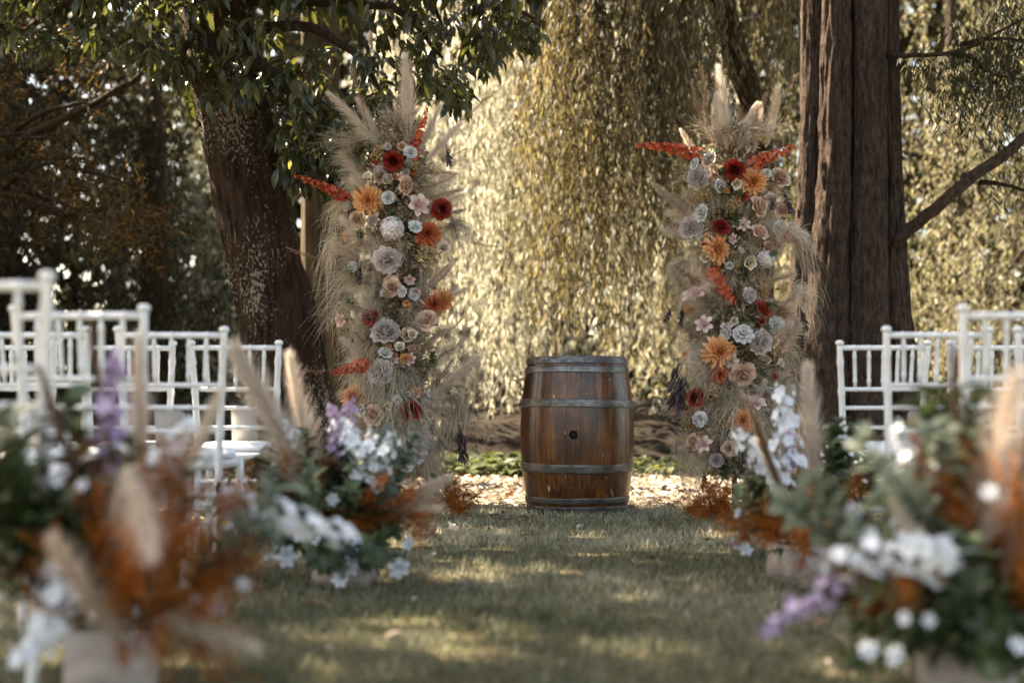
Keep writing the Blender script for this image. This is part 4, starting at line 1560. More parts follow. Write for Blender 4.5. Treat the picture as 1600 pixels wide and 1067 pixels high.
def pillar(label, Y, cx, R, top_px, bot_px, flowers, spikes, plumes, sprigs, umbels, tufts, drops, hyd):
    c = P(cx, 800, Y)
    c.z = 0
    root = empty('flower_pillar', c, label, 'flower pillar', 'flower pillars either side of the barrel')
    A = Arr(root)
    zb, zt = P(cx, bot_px, Y).z, P(cx, top_px, Y).z
    m = MB()
    tube(m, [(0, 0, 0.004), (0, 0, .02)], .20, 28)
    put('base_plate', m.mesh('base_plate', M['pole']), root)
    m = MB()
    tube(m, [(0, 0, .02), (0, 0, zt - .2)], .016, 10)
    put('pole', m.mesh('pole', M['pole']), root)

    def surf(px, py, extra=0.0):
        """a point on the front of the pillar's rounded body and its outward direction"""
        q = P(px, py, Y)
        dx = max(-1, min(1, (q.x - c.x) / (R * 1.35)))
        dep = R * math.sqrt(1 - dx * dx * .85) + extra
        q2 = P(px, py, Y - dep)
        n = Vector((dx * .75, -1, 0.10)).normalized()
        return q2, n

    # dried filler that hides the pole: short twigs all round
    for lv in range(6):
        mb = MB()
        z0, z1 = zb + .10 + (zt - .45 - zb) * lv / 6, zb + .10 + (zt - .45 - zb) * (lv + 1) / 6
        n = 520
        a = rng.random(n) * 2 * PI
        z = rnd(n, z0, z1)
        d = nrm(np.stack([np.cos(a), np.sin(a), rnd(n, -.7, .8)], 1))
        taper = np.interp(z, [zb, zb + .3, zt - .7, zt], [.55, 1, .95, .35])
        L = R * taper * rnd(n, .5, 1.15)
        p0 = np.stack([np.zeros(n), np.zeros(n), z], 1)
        t = np.linspace(0, 1, 4)
        path = p0[:, None] + d[:, None] * (L[:, None] * t[None])[..., None] + rng.normal(0, .02, (n, 4, 3)) * t[None, :, None]
        ribbons(mb, path, .006, rng.random(n) * .5)
        k = 5
        idx = np.repeat(np.arange(n), k)
        f = rnd(n * k, .45, 1)
        pos = p0[idx] + d[idx] * (L[idx] * f)[:, None]
        leaves(mb, pos, d[idx] + rdir(n * k) * .9, rdir(n * k), rnd(n * k, .03, .06), .016, rng.random(n * k))
        o = put('dried_filler', mb.mesh('dried_filler', M['fill']), root)
        o['kind'] = 'stuff'
    # feather grass all round the back and sides, so that the pillar is full from every side
    for k in range(46):
        a = k * 2.4
        z = zb + .12 + (zt - .75 - zb) * ((k * 0.618) % 1.0)
        d = Vector((math.cos(a), math.sin(a) * 1.0, random.uniform(-.1, .5)))
        rr = R * (.42 + .12 * random.random())
        A.put('feather_grass', random.choice(TUFT[:3]), Matrix.Translation(c + Vector((math.cos(a) * rr, math.sin(a) * rr, z))) @ align(d, up=(0, 0, 1)) @ Matrix.Scale(random.uniform(.20, .30), 4))
    for (px, py, dx, dy, size, kind) in tufts:
        q, n = surf(px, py, -.11)
        A.put('feather_grass', TUFT[kind], Matrix.Translation(q) @ align(Vector((dx * 1.2, -.35, -dy)), up=(0, 0, 1)) @ Matrix.Scale(size * .86, 4))
    # plumes tucked in all over the pillar, most of them seen at its edges
    for k in range(34):
        z = zb + .15 + (zt - .95 - zb) * ((k * .618 + .3) % 1)
        sd = 1 if k % 2 else -1
        dx = sd * random.uniform(.02, .17)
        a = c + Vector((dx, random.uniform(-.13, .05), z))
        d = Vector((sd * random.uniform(.25, 1.0), random.uniform(-.55, .1), random.uniform(-.25, .9))).normalized()
        A.rod('pampas_plume', random.choice(PL['p'] + PL['fan']), a, a + d * random.uniform(.20, .32), 1.0, None, random.uniform(.8, 1.15))
    for k in range(10):
        sd = 1 if k % 2 else -1
        z = zb + .2 + (zt - .8 - zb) * ((k * .618 + .1) % 1)
        a = c + Vector((sd * .12, -.12, z))
        A.rod('reed_sprig', random.choice(SPRIG), a, a + Vector((sd * random.uniform(.1, .25), random.uniform(-.12, .0), random.uniform(-.05, .22))), 1.0, None, .7)
    for k in range(26):
        q, n = surf(cx + random.uniform(-75, 75), bot_px - 40 - (bot_px - top_px - 160) * ((k * .618 + .45) % 1), -.07)
        A.put('feather_grass', random.choice(TUFT[2:]), Matrix.Translation(q) @ align(n + Vector((random.gauss(0, .5), 0, random.gauss(.2, .5))), up=(0, 0, 1)) @ Matrix.Scale(random.uniform(.12, .19), 4))
    # dark green leaves between the flowers
    for k in range(26):
        py = bot_px - 30 - (bot_px - top_px - 150) * ((k * .618) % 1)
        q, n = surf(cx + random.uniform(-55, 55), py, -.10)
        d = (n + Vector((random.gauss(0, .6), 0, random.gauss(0, .6)))).normalized()
        A.rod('foliage_stem', random.choice(FOL), q, q + d * random.uniform(.13, .20), 1.0, 'dark green leaf stem')
    for (key, px, py, dpx) in flowers:
        q, n = surf(px, py, .045 if dpx > 20 else .06)
        f = (n + Vector((random.gauss(0, .42), 0, random.gauss(.10, .40)))).normalized()
        dm = dpx / FPX * (Y - R)
        A.flower(key, q - f * dm * .2, f, dm * 1.22, UNIT[key])
    # smaller blossoms and buds tucked in beside the big ones
    for k in range(66):
        key, bx, by, bd = flowers[(k * 7) % len(flowers)]
        an = random.uniform(0, 6.28)
        sz = random.uniform(12, 27)
        px, py = bx + math.cos(an) * (bd + sz) * .55, by + math.sin(an) * (bd + sz) * .55
        if abs(px - cx) > 85 or py > bot_px - 40: continue
        q, n = surf(px, py, random.uniform(-.01, .03))
        f = (n + Vector((random.gauss(0, .6), 0, random.gauss(.1, .6)))).normalized()
        kk = random.choice(['cream', 'white', 'rose_beige', 'rose_beige', 'magnolia', 'cream', 'rose_beige', 'magnolia', 'peony', 'rose_coral', 'dahlia'])
        dm = sz / FPX * (Y - R)
        A.flower(kk, q - f * dm * .2, f, dm, UNIT[kk])
    for (px, py, dpx) in hyd:
        q, n = surf(px, py, .04)
        A.put('hydrangea', HYD, Matrix.Translation(q - n * .03) @ align(n, 1) @ Matrix.Scale(dpx / FPX * Y, 4), 'mauve grey hydrangea head')
    for (px, py, dpx) in umbels:
        q, n = surf(px, py, .035)
        d = (n + Vector((random.gauss(0, .3), 0, random.gauss(.1, .3)))).normalized()
        A.put('dried_umbel', random.choice(UMB), Matrix.Translation(q) @ align(d, random.random() * 6) @ Matrix.Scale(dpx / FPX * Y * 1.05, 4), 'tan dried flower cluster')
    for (bx, by, tx, ty, dd, kk) in spikes:
        a, _ = surf(bx, by, -.02)
        b = P(tx, ty, a.y - dd)
        A.rod('flower_spike', SPIKE['red'][kk], a, b, .4, 'red orange flower spike', 1.0 if (b - a).length > .3 else 1.5)
    for (bx, by, tx, ty, dd, wd, kind) in plumes:
        a, _ = surf(bx, by, -.10)
        b = P(tx, ty, a.y - dd)
        A.rod('pampas_plume', random.choice(PL[kind]), a, b, 1.0, None, wd)
    for (bx, by, tx, ty, dd) in sprigs:
        a, _ = surf(bx, by, -.08)
        b = P(tx, ty, a.y - dd)
        A.rod('reed_sprig', random.choice(SPRIG), a, b, 1.0, None, .55)
    for (bx, by, tx, ty) in drops:
        a, _ = surf(bx, by, .02)
        b = P(tx, ty, a.y - .05)
        A.rod('dark_leaf_spray', random.choice(DROP), a, b, 1.0, 'hanging plum brown leaves', 1.3)
    return root


pillar('tall column of dried grasses and flowers beside the leaning tree trunk', 8.45, 622, .20, 100, 760,
       [('rose_red', 614, 252, 31), ('rose_beige', 635, 290, 29), ('dahlia', 575, 314, 44), ('white', 607, 309, 21), ('cream', 576, 276, 17), ('magnolia', 655, 320, 35),
        ('rose_red', 690, 327, 31), ('rose_beige', 557, 343, 26), ('white', 649, 354, 21), ('mum', 668, 364, 36), ('cream', 693, 388, 23), ('peony', 606, 409, 41),
        ('white', 550, 417, 18), ('rose_beige', 613, 449, 28), ('white', 628, 456, 18), ('dahlia', 696, 472, 40), ('mum', 679, 476, 26), ('rose_red', 578, 495, 29), ('peony', 602, 514, 41),
        ('cream', 644, 523, 18), ('rose_beige', 665, 499, 32), ('cream', 625, 543, 19), ('white', 602, 551, 21), ('peony', 590, 582, 40), ('dahlia', 550, 617, 39), ('magnolia', 531, 501, 23),
        ('rose_beige', 583, 648, 31), ('cream', 604, 634, 15), ('rose_red', 643, 640, 32), ('white', 561, 640, 20), ('peony', 650, 691, 44), ('white', 634, 722, 30), ('white', 655, 715, 18),
        ('rose_beige', 570, 690, 26), ('cream', 597, 700, 18)],
       [(545, 318, 460, 274, .12, 0), (651, 256, 660, 166, .05, 1), (576, 566, 521, 584, .10, 2)],
       [(637, 250, 641, 96, .02, 1.0, 'p'), (592, 232, 531, 142, .08, .9, 'p'), (662, 256, 716, 194, .05, 1.0, 'p'), (652, 304, 706, 272, .1, 1.0, 'fan'), (660, 640, 739, 556, .12, 1.1, 'p'),
        (566, 560, 554, 520, .06, 1.0, 'p'), (668, 452, 712, 424, .08, 1.0, 'fan'), (600, 240, 575, 160, -.1, 1.0, 'p'), (648, 250, 690, 170, -.1, .9, 'p'), (612, 245, 610, 150, -.15, 1.0, 'p'),
        (580, 300, 530, 235, -.05, 1.1, 'fan'), (670, 330, 720, 300, .02, 1.0, 'fan'), (622, 470, 620, 430, .1, .9, 'p')],
       [(708, 200, 776, 146, .05), (510, 405, 449, 389, .06), (718, 374, 776, 386, .05), (522, 577, 455, 583, .08), (556, 500, 497, 492, .08), (679, 541, 724, 498, .08), (574, 200, 553, 112, 0),
        (640, 120, 637, 92, 0), (690, 690, 740, 680, .06), (690, 250, 728, 235, .04), (540, 330, 515, 345, .05), (672, 560, 715, 545, .08)],
       [(594, 241, 31), (567, 262, 23), (649, 262, 23), (669, 404, 46), (563, 381, 18), (613, 670, 29), (625, 711, 29), (606, 460, 18), (540, 515, 20), (720, 590, 18)],
       [(532, 375, -.6, .1, .30, 1), (593, 377, -.2, 0, .26, 1), (706, 352, .5, 0, .34, 1), (561, 440, -.6, -.3, .34, 0), (644, 446, .2, .1, .28, 1), (637, 575, 0, .2, .32, 1), (684, 690, .4, .2, .26, 1),
        (560, 225, -.5, -1, .30, 2), (720, 560, .6, .2, .40, 1), (700, 620, .5, .3, .36, 1), (620, 200, .1, -1, .3, 3), (690, 250, .6, -.6, .28, 2), (690, 520, .5, .1, .30, 0), (540, 320, -.7, 0, .26, 0),
        (626, 330, .1, .0, .13, 2), (545, 480, -.5, .2, .26, 0), (660, 420, .4, 0, .26, 0), (580, 600, -.4, .2, .24, 1), (600, 230, -.1, -.8, .26, 2), (655, 700, .2, .4, .28, 1), (610, 735, -.1, .5, .26, 1), (675, 580, .3, .1, .3, 1)],
       [(715, 655, 726, 728), (676, 655, 672, 690), (565, 410, 560, 445), (696, 225, 704, 262), (552, 525, 545, 550)], [(611, 356, 40)])

pillar('tall column of dried grasses and flowers beside the ribbed brown tree trunk', 8.35, 1148, .20, 110, 765,
       [('rose_red', 1148, 266, 33), ('dahlia', 1180, 284, 40), ('rose_beige', 1220, 277, 31), ('peony', 1089, 277, 34), ('cream', 1150, 287, 19), ('white', 1085, 256, 18), ('rose_beige', 1187, 323, 33),
        ('rose_beige', 1188, 362, 27), ('white', 1095, 332, 27), ('peony', 1080, 356, 36), ('rose_red', 1127, 354, 28), ('white', 1218, 356, 23), ('white', 1237, 351, 11), ('dahlia', 1125, 388, 41),
        ('cream', 1103, 403, 21), ('cream', 1170, 409, 26), ('white', 1199, 271, 15), ('magnolia', 1083, 459, 34), ('peony', 1173, 461, 24), ('rose_coral', 1194, 482, 29), ('magnolia', 1100, 506, 26),
        ('cream', 1147, 502, 16), ('white', 1161, 521, 31), ('white', 1213, 509, 27), ('peony', 1192, 535, 36), ('dahlia', 1127, 551, 45), ('mum', 1123, 583, 24), ('rose_beige', 1161, 586, 38),
        ('rose_red', 1086, 621, 29), ('magnolia', 1181, 628, 31), ('dahlia', 1161, 658, 38), ('white', 1094, 654, 23), ('rose_beige', 1082, 690, 25), ('magnolia', 1099, 693, 25), ('dahlia', 1071, 552, 14), ('rose_beige', 1140, 700, 24),
        ('cream', 1217, 568, 18)],
       [(1093, 254, 994, 227, .14, 0), (1170, 265, 1240, 224, .08, 1), (1122, 414, 1138, 482, .10, 2)],
       [(1136, 238, 1131, 108, .02, 1.0, 'p'), (1196, 232, 1226, 148, .05, 1.1, 'p'), (1078, 340, 1024, 290, .08, 1.1, 'p'), (1076, 463, 1043, 420, .08, 1.2, 'fan'), (1080, 648, 1037, 632, .08, 1.0, 'fan'),
        (1204, 553, 1254, 511, .08, 1.1, 'fan'), (1150, 240, 1165, 165, -.1, 1.0, 'p'), (1090, 250, 1064, 205, .02, 1.1, 'p'), (1120, 235, 1105, 150, -.1, .9, 'p'), (1175, 240, 1200, 175, -.12, 1.0, 'p'),
        (1200, 405, 1225, 385, .06, 1.0, 'fan'), (1175, 340, 1215, 320, .02, 1., 'fan'), (1085, 375, 1035, 368, .06, .9, 'fan'), (1110, 470, 1120, 430, .08, 1.0, 'p'), (1130, 650, 1140, 600, .06, 1., 'p'), (1130, 720, 1180, 690, .06, 1., 'p')],
       [(1196, 188, 1246, 119, .05), (1115, 222, 1090, 108, .02), (1106, 230, 1082, 131, .02), (1056, 604, 1017, 592, .06), (1240, 408, 1279, 403, .05), (1165, 240, 1185, 182, .02), (1068, 385, 1040, 388, .06),
        (1080, 405, 1060, 412, .06), (1160, 240, 1200, 150, -.05), (1230, 500, 1250, 480, .03), (1075, 500, 1050, 520, .05), (1230, 590, 1256, 610, .05)],
       [(1133, 206, 25), (1187, 220, 23), (1100, 305, 31), (1147, 322, 31), (1196, 449, 22), (1220, 451, 24), (1118, 618, 33), (1076, 664, 27), (1126, 662, 29), (1150, 415, 18), (1049, 385, 20), (1230, 490, 22)],
       [(1112, 262, -.2, 0, .26, 1), (1160, 300, .2, 0, .24, 1), (1154, 378, .1, .1, .32, 1), (1236, 370, .5, 0, .32, 1), (1149, 428, 0, .2, .34, 1), (1114, 526, -.3, .1, .26, 0), (1205, 590, .4, .2, .36, 1),
        (1076, 700, -.4, .5, .26, 1), (1110, 705, 0, .5, .28, 1), (1140, 715, .2, .5, .26, 1), (1090, 300, -.6, 0, .24, 0), (1070, 410, -.6, .1, .24, 0), (1240, 450, .5, .1, .28, 0), (1100, 580, -.5, .1, .28, 0),
        (1215, 640, .5, .2, .3, 1), (1180, 700, .3, .3, .3, 1), (1120, 215, -.1, -1, .28, 3), (1180, 215, .3, -1, .26, 3), (1150, 230, 0, -.8, .28, 2), (1202, 400, .3, 0, .14, 2), (1080, 480, -.5, .1, .24, 0), (1220, 540, .5, .2, .3, 0), (1060, 690, -.3, .6, .2, 1)],
       [(1222, 290, 1237, 336), (1062, 560, 1050, 640), (1072, 575, 1058, 650), (1052, 478, 1038, 505), (1068, 475, 1062, 512), (1210, 300, 1206, 330), (1248, 480, 1262, 520)], [(1202, 404, 30)])


# ------------------------------------------------------------------ flower boxes along the aisle
def planter(A, size, rz=0.0):
    """an open box of limewashed boards"""
    w_, d_, h_ = size
    m = Matrix.Rotation(rz, 4, 'Z')
    for s in (-1, 1):
        mb = MB()
        box(mb, (0, s * (d_ / 2 - .006), h_ / 2), (w_, .012, h_))
        put('side_board', mb.mesh('side_board', M['box']), A.root, m)
        mb = MB()
        box(mb, (s * (w_ / 2 - .008), 0, h_ / 2 - .001), (.012, d_ - .026, h_ - .004))
        put('side_board', mb.mesh('side_board', M['box']), A.root, m)
    mb = MB()
    box(mb, (0, 0, h_ * .5), (w_ - .03, d_ - .03, h_ * .9))
    put('foam_block', mb.mesh('foam_block', M['stem']), A.root, m)


def bunch(A, meshes, name, c, n, rad, Ls, cone, bias=(0, 0, .6), label=None, width=1.0):
    """stems fanning from c; rad = spread of the roots, cone = spread of directions"""
    for k in range(n):
        d = Vector((random.gauss(0, cone), random.gauss(0, cone * .8), random.gauss(0, cone * .6))) + Vector(bias)
        d.normalize()
        a = Vector(c) + Vector((random.gauss(0, rad), random.gauss(0, rad), random.gauss(0, rad * .4)))
        a.z = max(a.z, .06)
        b = a + d * random.uniform(*Ls)
        if b.z < .05: b.z = .05 + random.random() * .04
        A.rod(name, random.choice(meshes), a, b, 1.0, label, width)


def stem_to(A, p, root_z=.16):
    mb = MB()
    p = Vector(p)
    r = A.root.location + Vector((random.gauss(0, .03), random.gauss(0, .03), root_z))
    q = smooth_path([r, (r + p) / 2 + Vector((0, 0, .05)), p], 7)
    tube(mb, q - np.array(tuple(A.root.location)), .0035, 5)
    put('flower_stem', mb.mesh('flower_stem', M['stem']), A.root)


def aisle(label, base, size, rz=0.0):
    r = empty('flower_box', base, label, 'flower box', 'flower boxes along the aisle')
    A = Arr(r)
    planter(A, size, rz)
    return A


def lilies(A, spots, key='lily'):
    for (px, py, Y, dpx) in spots:
        q = P(px, py, Y)
        q.z = max(q.z, .05)
        stem_to(A, q)
        A.flower(key, q, Vector((random.gauss(0, .5), -1, random.gauss(.3, .4))), dpx / FPX * Y, UNIT[key])


# front left
A = aisle('blurred flower box closest to the camera with a big rust orange bush and purple spike', Vector((P(168, 1050, 3.12).x, 3.16, 0)), (.19, .17, .15), .2)
bc = A.root.location + Vector((0, 0, .18))
bunch(A, FOL, 'foliage_stem', bc + Vector((-.05, -.02, .0)), 22, .04, (.28, .50), .36, (-.26, -.15, .9), 'green leafy stem')
bunch(A, SAGE, 'foliage_stem', bc + Vector((.08, .06, .02)), 6, .05, (.22, .42), .5, (.35, 0, .8), 'sage green leafy stem')
bunch(A, ORG, 'rust_sprig', bc + Vector((.03, -.06, .0)), 32, .03, (.20, .34), .48, (.24, -.35, .38), None, .7)
bunch(A, ORG, 'rust_sprig', bc + Vector((.08, -.02, .08)), 9, .05, (.20, .32), .40, (.30, -.15, .8), None, .8)
A.rod('pampas_plume', PL['b'][0], P(150, 850, 3.12), P(72, 585, 3.0), 1, 'dark brown plume', .8)
A.rod('pampas_plume', PL['b'][1], P(190, 800, 3.3), P(135, 520, 3.3), 1, 'dark brown plume', .7)
A.rod('flower_spike', SPIKE['purple'][0], P(190, 750, 3.1), P(180, 552, 3.1), .4, 'purple flower spike', 1.1)
A.rod('pampas_plume', PL['p'][0], P(222, 800, 3.2), P(214, 540, 3.2), 1, 'tall pale plume', .8)
A.rod('pampas_plume', PL['loose'][0], P(195, 725, 2.95), P(250, 850, 2.80), 1, None, .8)
A.rod('pampas_plume', PL['loose'][1], P(200, 1020, 3.0), P(62, 845, 2.75), 1, None, .5)
A.rod('pampas_plume', PL['loose'][0], P(250, 960, 3.0), P(390, 1005, 2.9), 1, None, .6)
A.rod('pampas_plume', PL['p'][2], P(250, 830, 3.2), P(340, 640, 3.4), 1, None, .7)
A.rod('flower_spike', SPIKE['white'][0], P(115, 880, 3.0), P(20, 1045, 2.85), .4, 'white drooping flower spike', 1.0)
A.rod('flower_spike', SPIKE['white'][1], P(100, 870, 3.05), P(75, 1010, 2.9), .4, 'white drooping flower spike', 1.1)
A.rod('flower_spike', SPIKE['white'][2], P(345, 765, 3.35), P(545, 850, 3.25), .4, 'long white flower spike leaning over the aisle', .62)
A.rod('flower_spike', SPIKE['white'][1], P(255, 790, 3.3), P(285, 655, 3.45), .4, 'white flower spike', 1.0)
lilies(A, [(340, 950, 3.1, 34), (305, 940, 3.05, 26), (380, 915, 3.15, 26), (130, 760, 3.0, 26), (90, 750, 3.0, 22), (330, 715, 3.5, 26)])
for s_, e_ in (((230, 900), (345, 770)), ((170, 900), (115, 880))):
    m = MB()
    tube(m, [P(*s_, 3.15) - A.root.location, P(*e_, 3.3 if e_[0] > 200 else 3.0) - A.root.location], .004, 5)
    put('flower_stem', m.mesh('flower_stem', M['stem']), A.root)

# middle left
A = aisle('flower box with a tall arching beige plume and lavender spike near the leaning trunk', Vector((P(535, 905, 5.05).x, 5.15, 0)), (.20, .18, .14), -.15)
bc = A.root.location + Vector((0, 0, .16))
bunch(A, FOL, 'foliage_stem', bc + Vector((-.02, -.05, 0)), 54, .07, (.20, .38), .55, (-.12, -.3, .5), 'green leafy stem')
bunch(A, FOL, 'foliage_stem', bc + Vector((-.05, 0, .0)), 14, .05, (.24, .42), .35, (-.4, -.1, .6), 'green leafy stem')
bunch(A, SAGE, 'foliage_stem', bc + Vector((.05, 0, .05)), 12, .05, (.24, .40), .4, (.2, -.1, .8), 'sage green leafy stem')
bunch(A, SAGE, 'foliage_stem', bc + Vector((0, -.09, -.05)), 16, .06, (.14, .24), .6, (0, -.6, -.05), 'sage green leafy stem')
bunch(A, ORG, 'rust_sprig', P(600, 800, 4.95), 16, .03, (.12, .22), .6, (.3, -.5, .1), None, .8)
bunch(A, ORG, 'rust_sprig', P(480, 800, 5.0), 4, .03, (.14, .24), .45, (-.2, -.2, .8), None, .7)
A.rod('pampas_plume', PL['p'][0], P(508, 830, 5.05), P(388, 548, 4.9), 1, 'tall arching beige plume', 1.15)
A.rod('pampas_plume', PL['p'][1], P(510, 800, 5.1), P(438, 575, 5.15), 1, None, .8)
A.rod('pampas_plume', PL['p'][2], P(600, 810, 5.0), P(690, 728, 4.85), 1, None, .9)
A.rod('pampas_plume', PL['fan'][1], P(620, 800, 4.95), P(680, 800, 4.8), 1, None, .6)
A.rod('pampas_plume', PL['b'][0], P(500, 810, 4.95), P(475, 690, 4.9), 1, None, .8)
A.rod('flower_spike', SPIKE['purple'][0], P(530, 730, 5.0), P(518, 632, 4.95), .4, 'lavender flower spike', 1.3)
A.rod('flower_spike', SPIKE['purple'][1], P(545, 700, 5.05), P(540, 625, 5.0), .4, 'lavender flower spike', 1.4)
for (x0, y0, x1, y1) in ((560, 750, 548, 655), (578, 750, 580, 670), (600, 750, 608, 672), (570, 740, 565, 690), (440, 660, 385, 625), (470, 690, 425, 640)):
    A.rod('flower_spike', random.choice(SPIKE['white']), P(x0, y0, 5.0), P(x1, y1, 4.95), .4, 'white flower spike', 1.2)
for (x, y) in ((560, 740), (580, 740), (600, 740), (530, 725), (545, 700), (455, 675), (470, 690)):
    stem_to(A, P(x, y, 5.0))
lilies(A, [(500, 850, 4.85, 26), (470, 835, 4.9, 26), (560, 850, 4.85, 24), (445, 800, 4.95, 24), (520, 780, 4.85, 22), (590, 760, 4.9, 22), (545, 885, 4.9, 34), (622, 885, 4.85, 38), (420, 858, 4.95, 34), (447, 868, 4.9, 36), (398, 830, 5.0, 26), (530, 905, 4.85, 28), (640, 850, 4.9, 24), (412, 640, 5.1, 30), (575, 700, 4.9, 26), (600, 705, 4.9, 24)])

# middle right
A = aisle('flower box with a tall white flower spike and rust bush near the ribbed trunk', Vector((P(1265, 900, 5.2).x, 5.3, 0)), (.22, .18, .135), .25)
bc = A.root.location + Vector((0, 0, .15))
bunch(A, FOL, 'foliage_stem', bc + Vector((-.06, 0, .03)), 20, .04, (.16, .29), .38, (-.40, -.1, .7), 'green leafy stem')
bunch(A, SAGE, 'foliage_stem', bc + Vector((-.03, -.03, .0)), 9, .04, (.14, .25), .45, (-.5, -.3, .2), 'sage green leafy stem')
bunch(A, FOL, 'foliage_stem', bc + Vector((.08, .02, .05)), 12, .04, (.22, .42), .32, (.25, .1, .8), 'green leafy stem')
bunch(A, ORG, 'rust_sprig', P(1238, 840, 5.08), 36, .05, (.13, .24), .55, (-.1, -.55, .3), None, .8)
bunch(A, ORG, 'rust_sprig', P(1290, 800, 5.2), 7, .03, (.12, .2), .5, (.3, -.2, .6), None, .7)
A.rod('flower_spike', SPIKE['white'][0], P(1222, 735, 5.2), P(1219, 600, 5.15), .4, 'tall white flower spike', 1.0)
A.rod('flower_spike', SPIKE['white'][1], P(1225, 775, 5.15), P(1160, 672, 5.05), .4, 'white flower spike leaning over the aisle', 1.0)
A.rod('flower_spike', SPIKE['purple'][1], P(1240, 740, 5.2), P(1232, 672, 5.15), .4, 'small mauve flower spike', 1.3)
A.rod('pampas_plume', PL['p'][0], P(1272, 820, 5.25), P(1272, 585, 5.25), 1, 'tall upright beige plume', .95)
A.rod('pampas_plume', PL['b'][0], P(1255, 850, 5.1), P(1165, 630, 4.95), 1, 'brown leaning plume', .6)
A.rod('pampas_plume', PL['p'][1], P(1245, 820, 5.1), P(1195, 690, 5.0), 1, None, .6)
for (x, y) in ((1222, 740), (1225, 775), (1240, 740)):
    stem_to(A, P(x, y, 5.18))
lilies(A, [(1145, 848, 5.05, 22), (1165, 860, 5.05, 24), (1320, 690, 5.3, 24), (1310, 745, 5.3, 22), (1250, 720, 5.1, 22), (1150, 800, 5.05, 18)])

# front right
A = aisle('dark leafy flower box at the picture edge with drooping mauve spike and tall pale plumes', Vector((P(1520, 1060, 3.05).x, 3.12, 0)), (.19, .17, .13), -.1)
bc = A.root.location + Vector((0, 0, .16))
bunch(A, FOL, 'foliage_stem', bc, 34, .06, (.18, .36), .5, (-.1, -.25, .25), 'dark green leafy stem')
bunch(A, FOL, 'foliage_stem', bc + Vector((.05, .05, .1)), 9, .05, (.24, .46), .32, (.1, -.1, .8), 'dark green leafy stem', 1.2)
bunch(A, SAGE, 'foliage_stem', bc + Vector((-.08, 0, .1)), 14, .05, (.2, .38), .4, (-.35, 0, .7), 'sage green leafy stem')
bunch(A, ORG, 'rust_sprig', bc + Vector((.03, -.05, .08)), 26, .055, (.18, .33), .42, (.05, -.25, .8), None, .8)
bunch(A, ORG, 'rust_sprig', bc + Vector((-.08, -.06, .06)), 8, .04, (.16, .24), .5, (-.4, -.4, .2), None, .8)
A.rod('pampas_plume', PL['b'][1], P(1500, 760, 3.15), P(1486, 550, 3.15), 1, 'brown grey plume', 1.0)
A.rod('pampas_plume', PL['loose'][0], P(1545, 850, 3.0), P(1562, 590, 3.0), 1, 'tall pale plume', .8)
A.rod('pampas_plume', PL['b'][0], P(1570, 920, 2.85), P(1610, 620, 2.8), 1, 'dark brown plume at the picture edge', .8)
A.rod('pampas_plume', PL['b'][1], P(1440, 840, 3.0), P(1268, 905, 2.95), 1, 'drooping grey brown plume', .6)
A.rod('pampas_plume', PL['p'][2], P(1480, 920, 2.95), P(1390, 810, 2.9), 1, None, .9)
A.rod('flower_spike', SPIKE['purple'][0], P(1340, 905, 3.0), P(1188, 992, 2.95), .4, 'mauve flower spike drooping over the grass', .9)
A.rod('flower_spike', SPIKE['white'][2], P(1480, 860, 2.95), P(1315, 880, 2.9), .4, 'white flower spike', 1.1)
A.rod('flower_spike', SPIKE['white'][1], P(1490, 890, 2.9), P(1420, 835, 2.85), .4, 'white flower spike', 1.6)
A.rod('flower_spike', SPIKE['white'][0], P(1430, 790, 3.1), P(1400, 660, 3.2), .4, 'white flower spike', 1.0)
A.rod('flower_spike', SPIKE['white'][1], P(1470, 780, 3.1), P(1450, 690, 3.2), .4, 'white flower spike', 1.2)
for (x, y) in ((1350, 905), (1470, 870), (1430, 790), (1465, 780)):
    stem_to(A, P(x, y, 3.0))
lilies(A, [(1355, 1015, 2.85, 34), (1395, 1022, 2.82, 34), (1415, 965, 2.85, 26), (1452, 968, 2.85, 24), (1545, 770, 2.9, 30), (1330, 800, 3.1, 34), (1360, 840, 3.0, 34), (1590, 1010, 2.8, 30)])

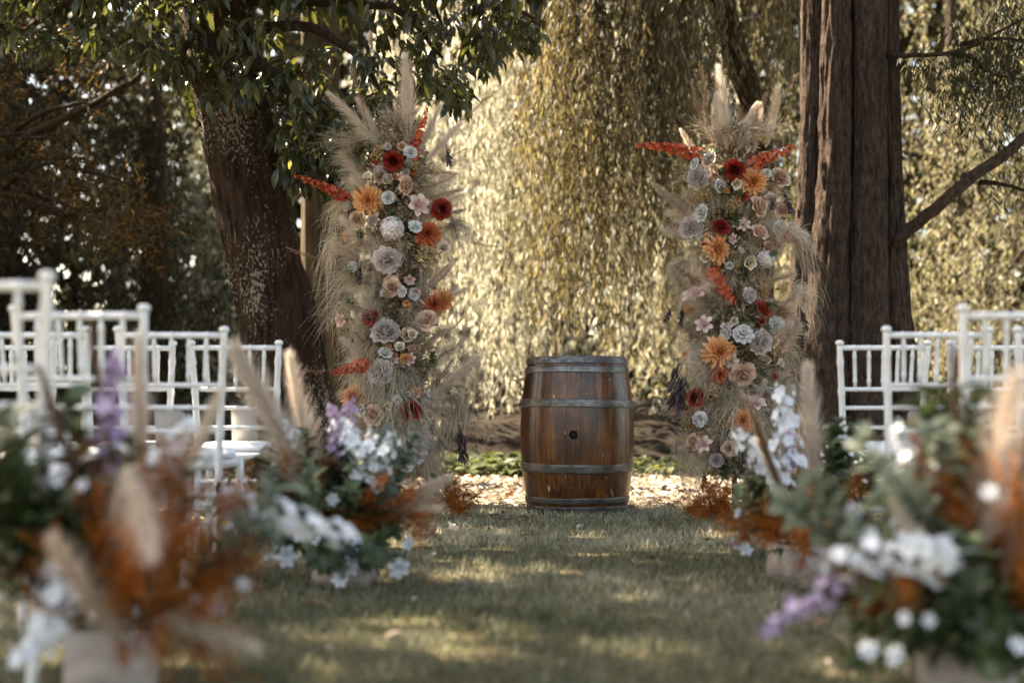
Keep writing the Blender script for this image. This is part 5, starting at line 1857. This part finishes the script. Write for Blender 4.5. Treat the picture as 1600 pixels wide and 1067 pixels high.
# loose rust bushes at the feet of the pillars
for (px, py, n, lab) in ((694, 806, 34, 'low rust red twiggy bush on the grass between the leaning tree and the barrel'), (1119, 815, 40, 'dense rust orange bush on the grass under the flower pillar near the ribbed trunk')):
    b = P(px, py, 8.1)
    b.y = CAM_H * FPX / (py - HORIZON)
    b.x = (px - 800) / FPX * b.y
    b.z = 0
    r = empty('rust_bush', b, lab, 'bush', 'rust bushes at the feet of the pillars')
    A = Arr(r)
    bunch(A, ORG, 'rust_sprig', b + Vector((0, 0, .02)), n, .07, (.11, .20), .8, (0, -.1, .30), None, 1.15)

# ------------------------------------------------------------------ fallen leaves that can be told apart
fl = MB()
leaves(fl, [[0, -.5, 0]], [[0, 1, 0]], [[0, .1, 1]], 1, .55, .5, LEAFB)
fmats = {k: plain_mat(k + '_fallen_leaf', a, b, 5, .75) for k, a, b in (('orange', (.40, .09, .03), (.55, .18, .07)), ('brown', (.10, .055, .03), (.18, .10, .06)), ('tan', (.26, .18, .12), (.36, .27, .19)), ('dark', (.03, .02, .015), (.06, .04, .03)))}
fmesh = {}
for k, m in fmats.items():
    me = fl.mesh('fallen_leaf', m)
    fmesh[k] = me
for (px, py, kind, size, lab) in (
        (500, 955, 'brown', .085, 'reddish brown fallen leaf on the grass below the lavender spike box'), (810, 762, 'orange', .085, 'bright orange fallen leaf on the litter, farther of the two beside the barrel'),
        (795, 778, 'orange', .09, 'bright orange fallen leaf on the litter, closer of the two beside the barrel'), (774, 783, 'brown', .10, 'curled brown fallen leaf lying just off the barrel foot'),
        (774, 811, 'brown', .07, 'small brown fallen leaf at the edge of the grass before the barrel'), (708, 924, 'tan', .08, 'pale tan fallen leaf in the middle of the grass aisle'),
        (1011, 809, 'brown', .07, 'brown fallen leaf on the grass between barrel and rust bush'), (1107, 851, 'dark', .055, 'tiny dark fallen leaf on the grass before the rust orange bush'),
        (1270, 984, 'brown', .075, 'brown fallen leaf behind the drooping mauve spike'), (1048, 794, 'dark', .06, 'dark fallen leaf where the litter meets the grass'),
        (620, 1003, 'tan', .06, 'pale fallen leaf on the grass nearest the rust orange bush box')):
    y = CAM_H * FPX / (py - HORIZON)
    o = put('fallen_leaf', fmesh[kind])
    o.location = ((px - 800) / FPX * y, y, .028)
    o.scale = (size, size * 1.2, size)
    o.rotation_euler = (random.uniform(-.2, .25), random.uniform(-.25, .25), random.uniform(0, 6.28))
    tag(o, lab, 'leaf', 'fallen leaves on the ground')
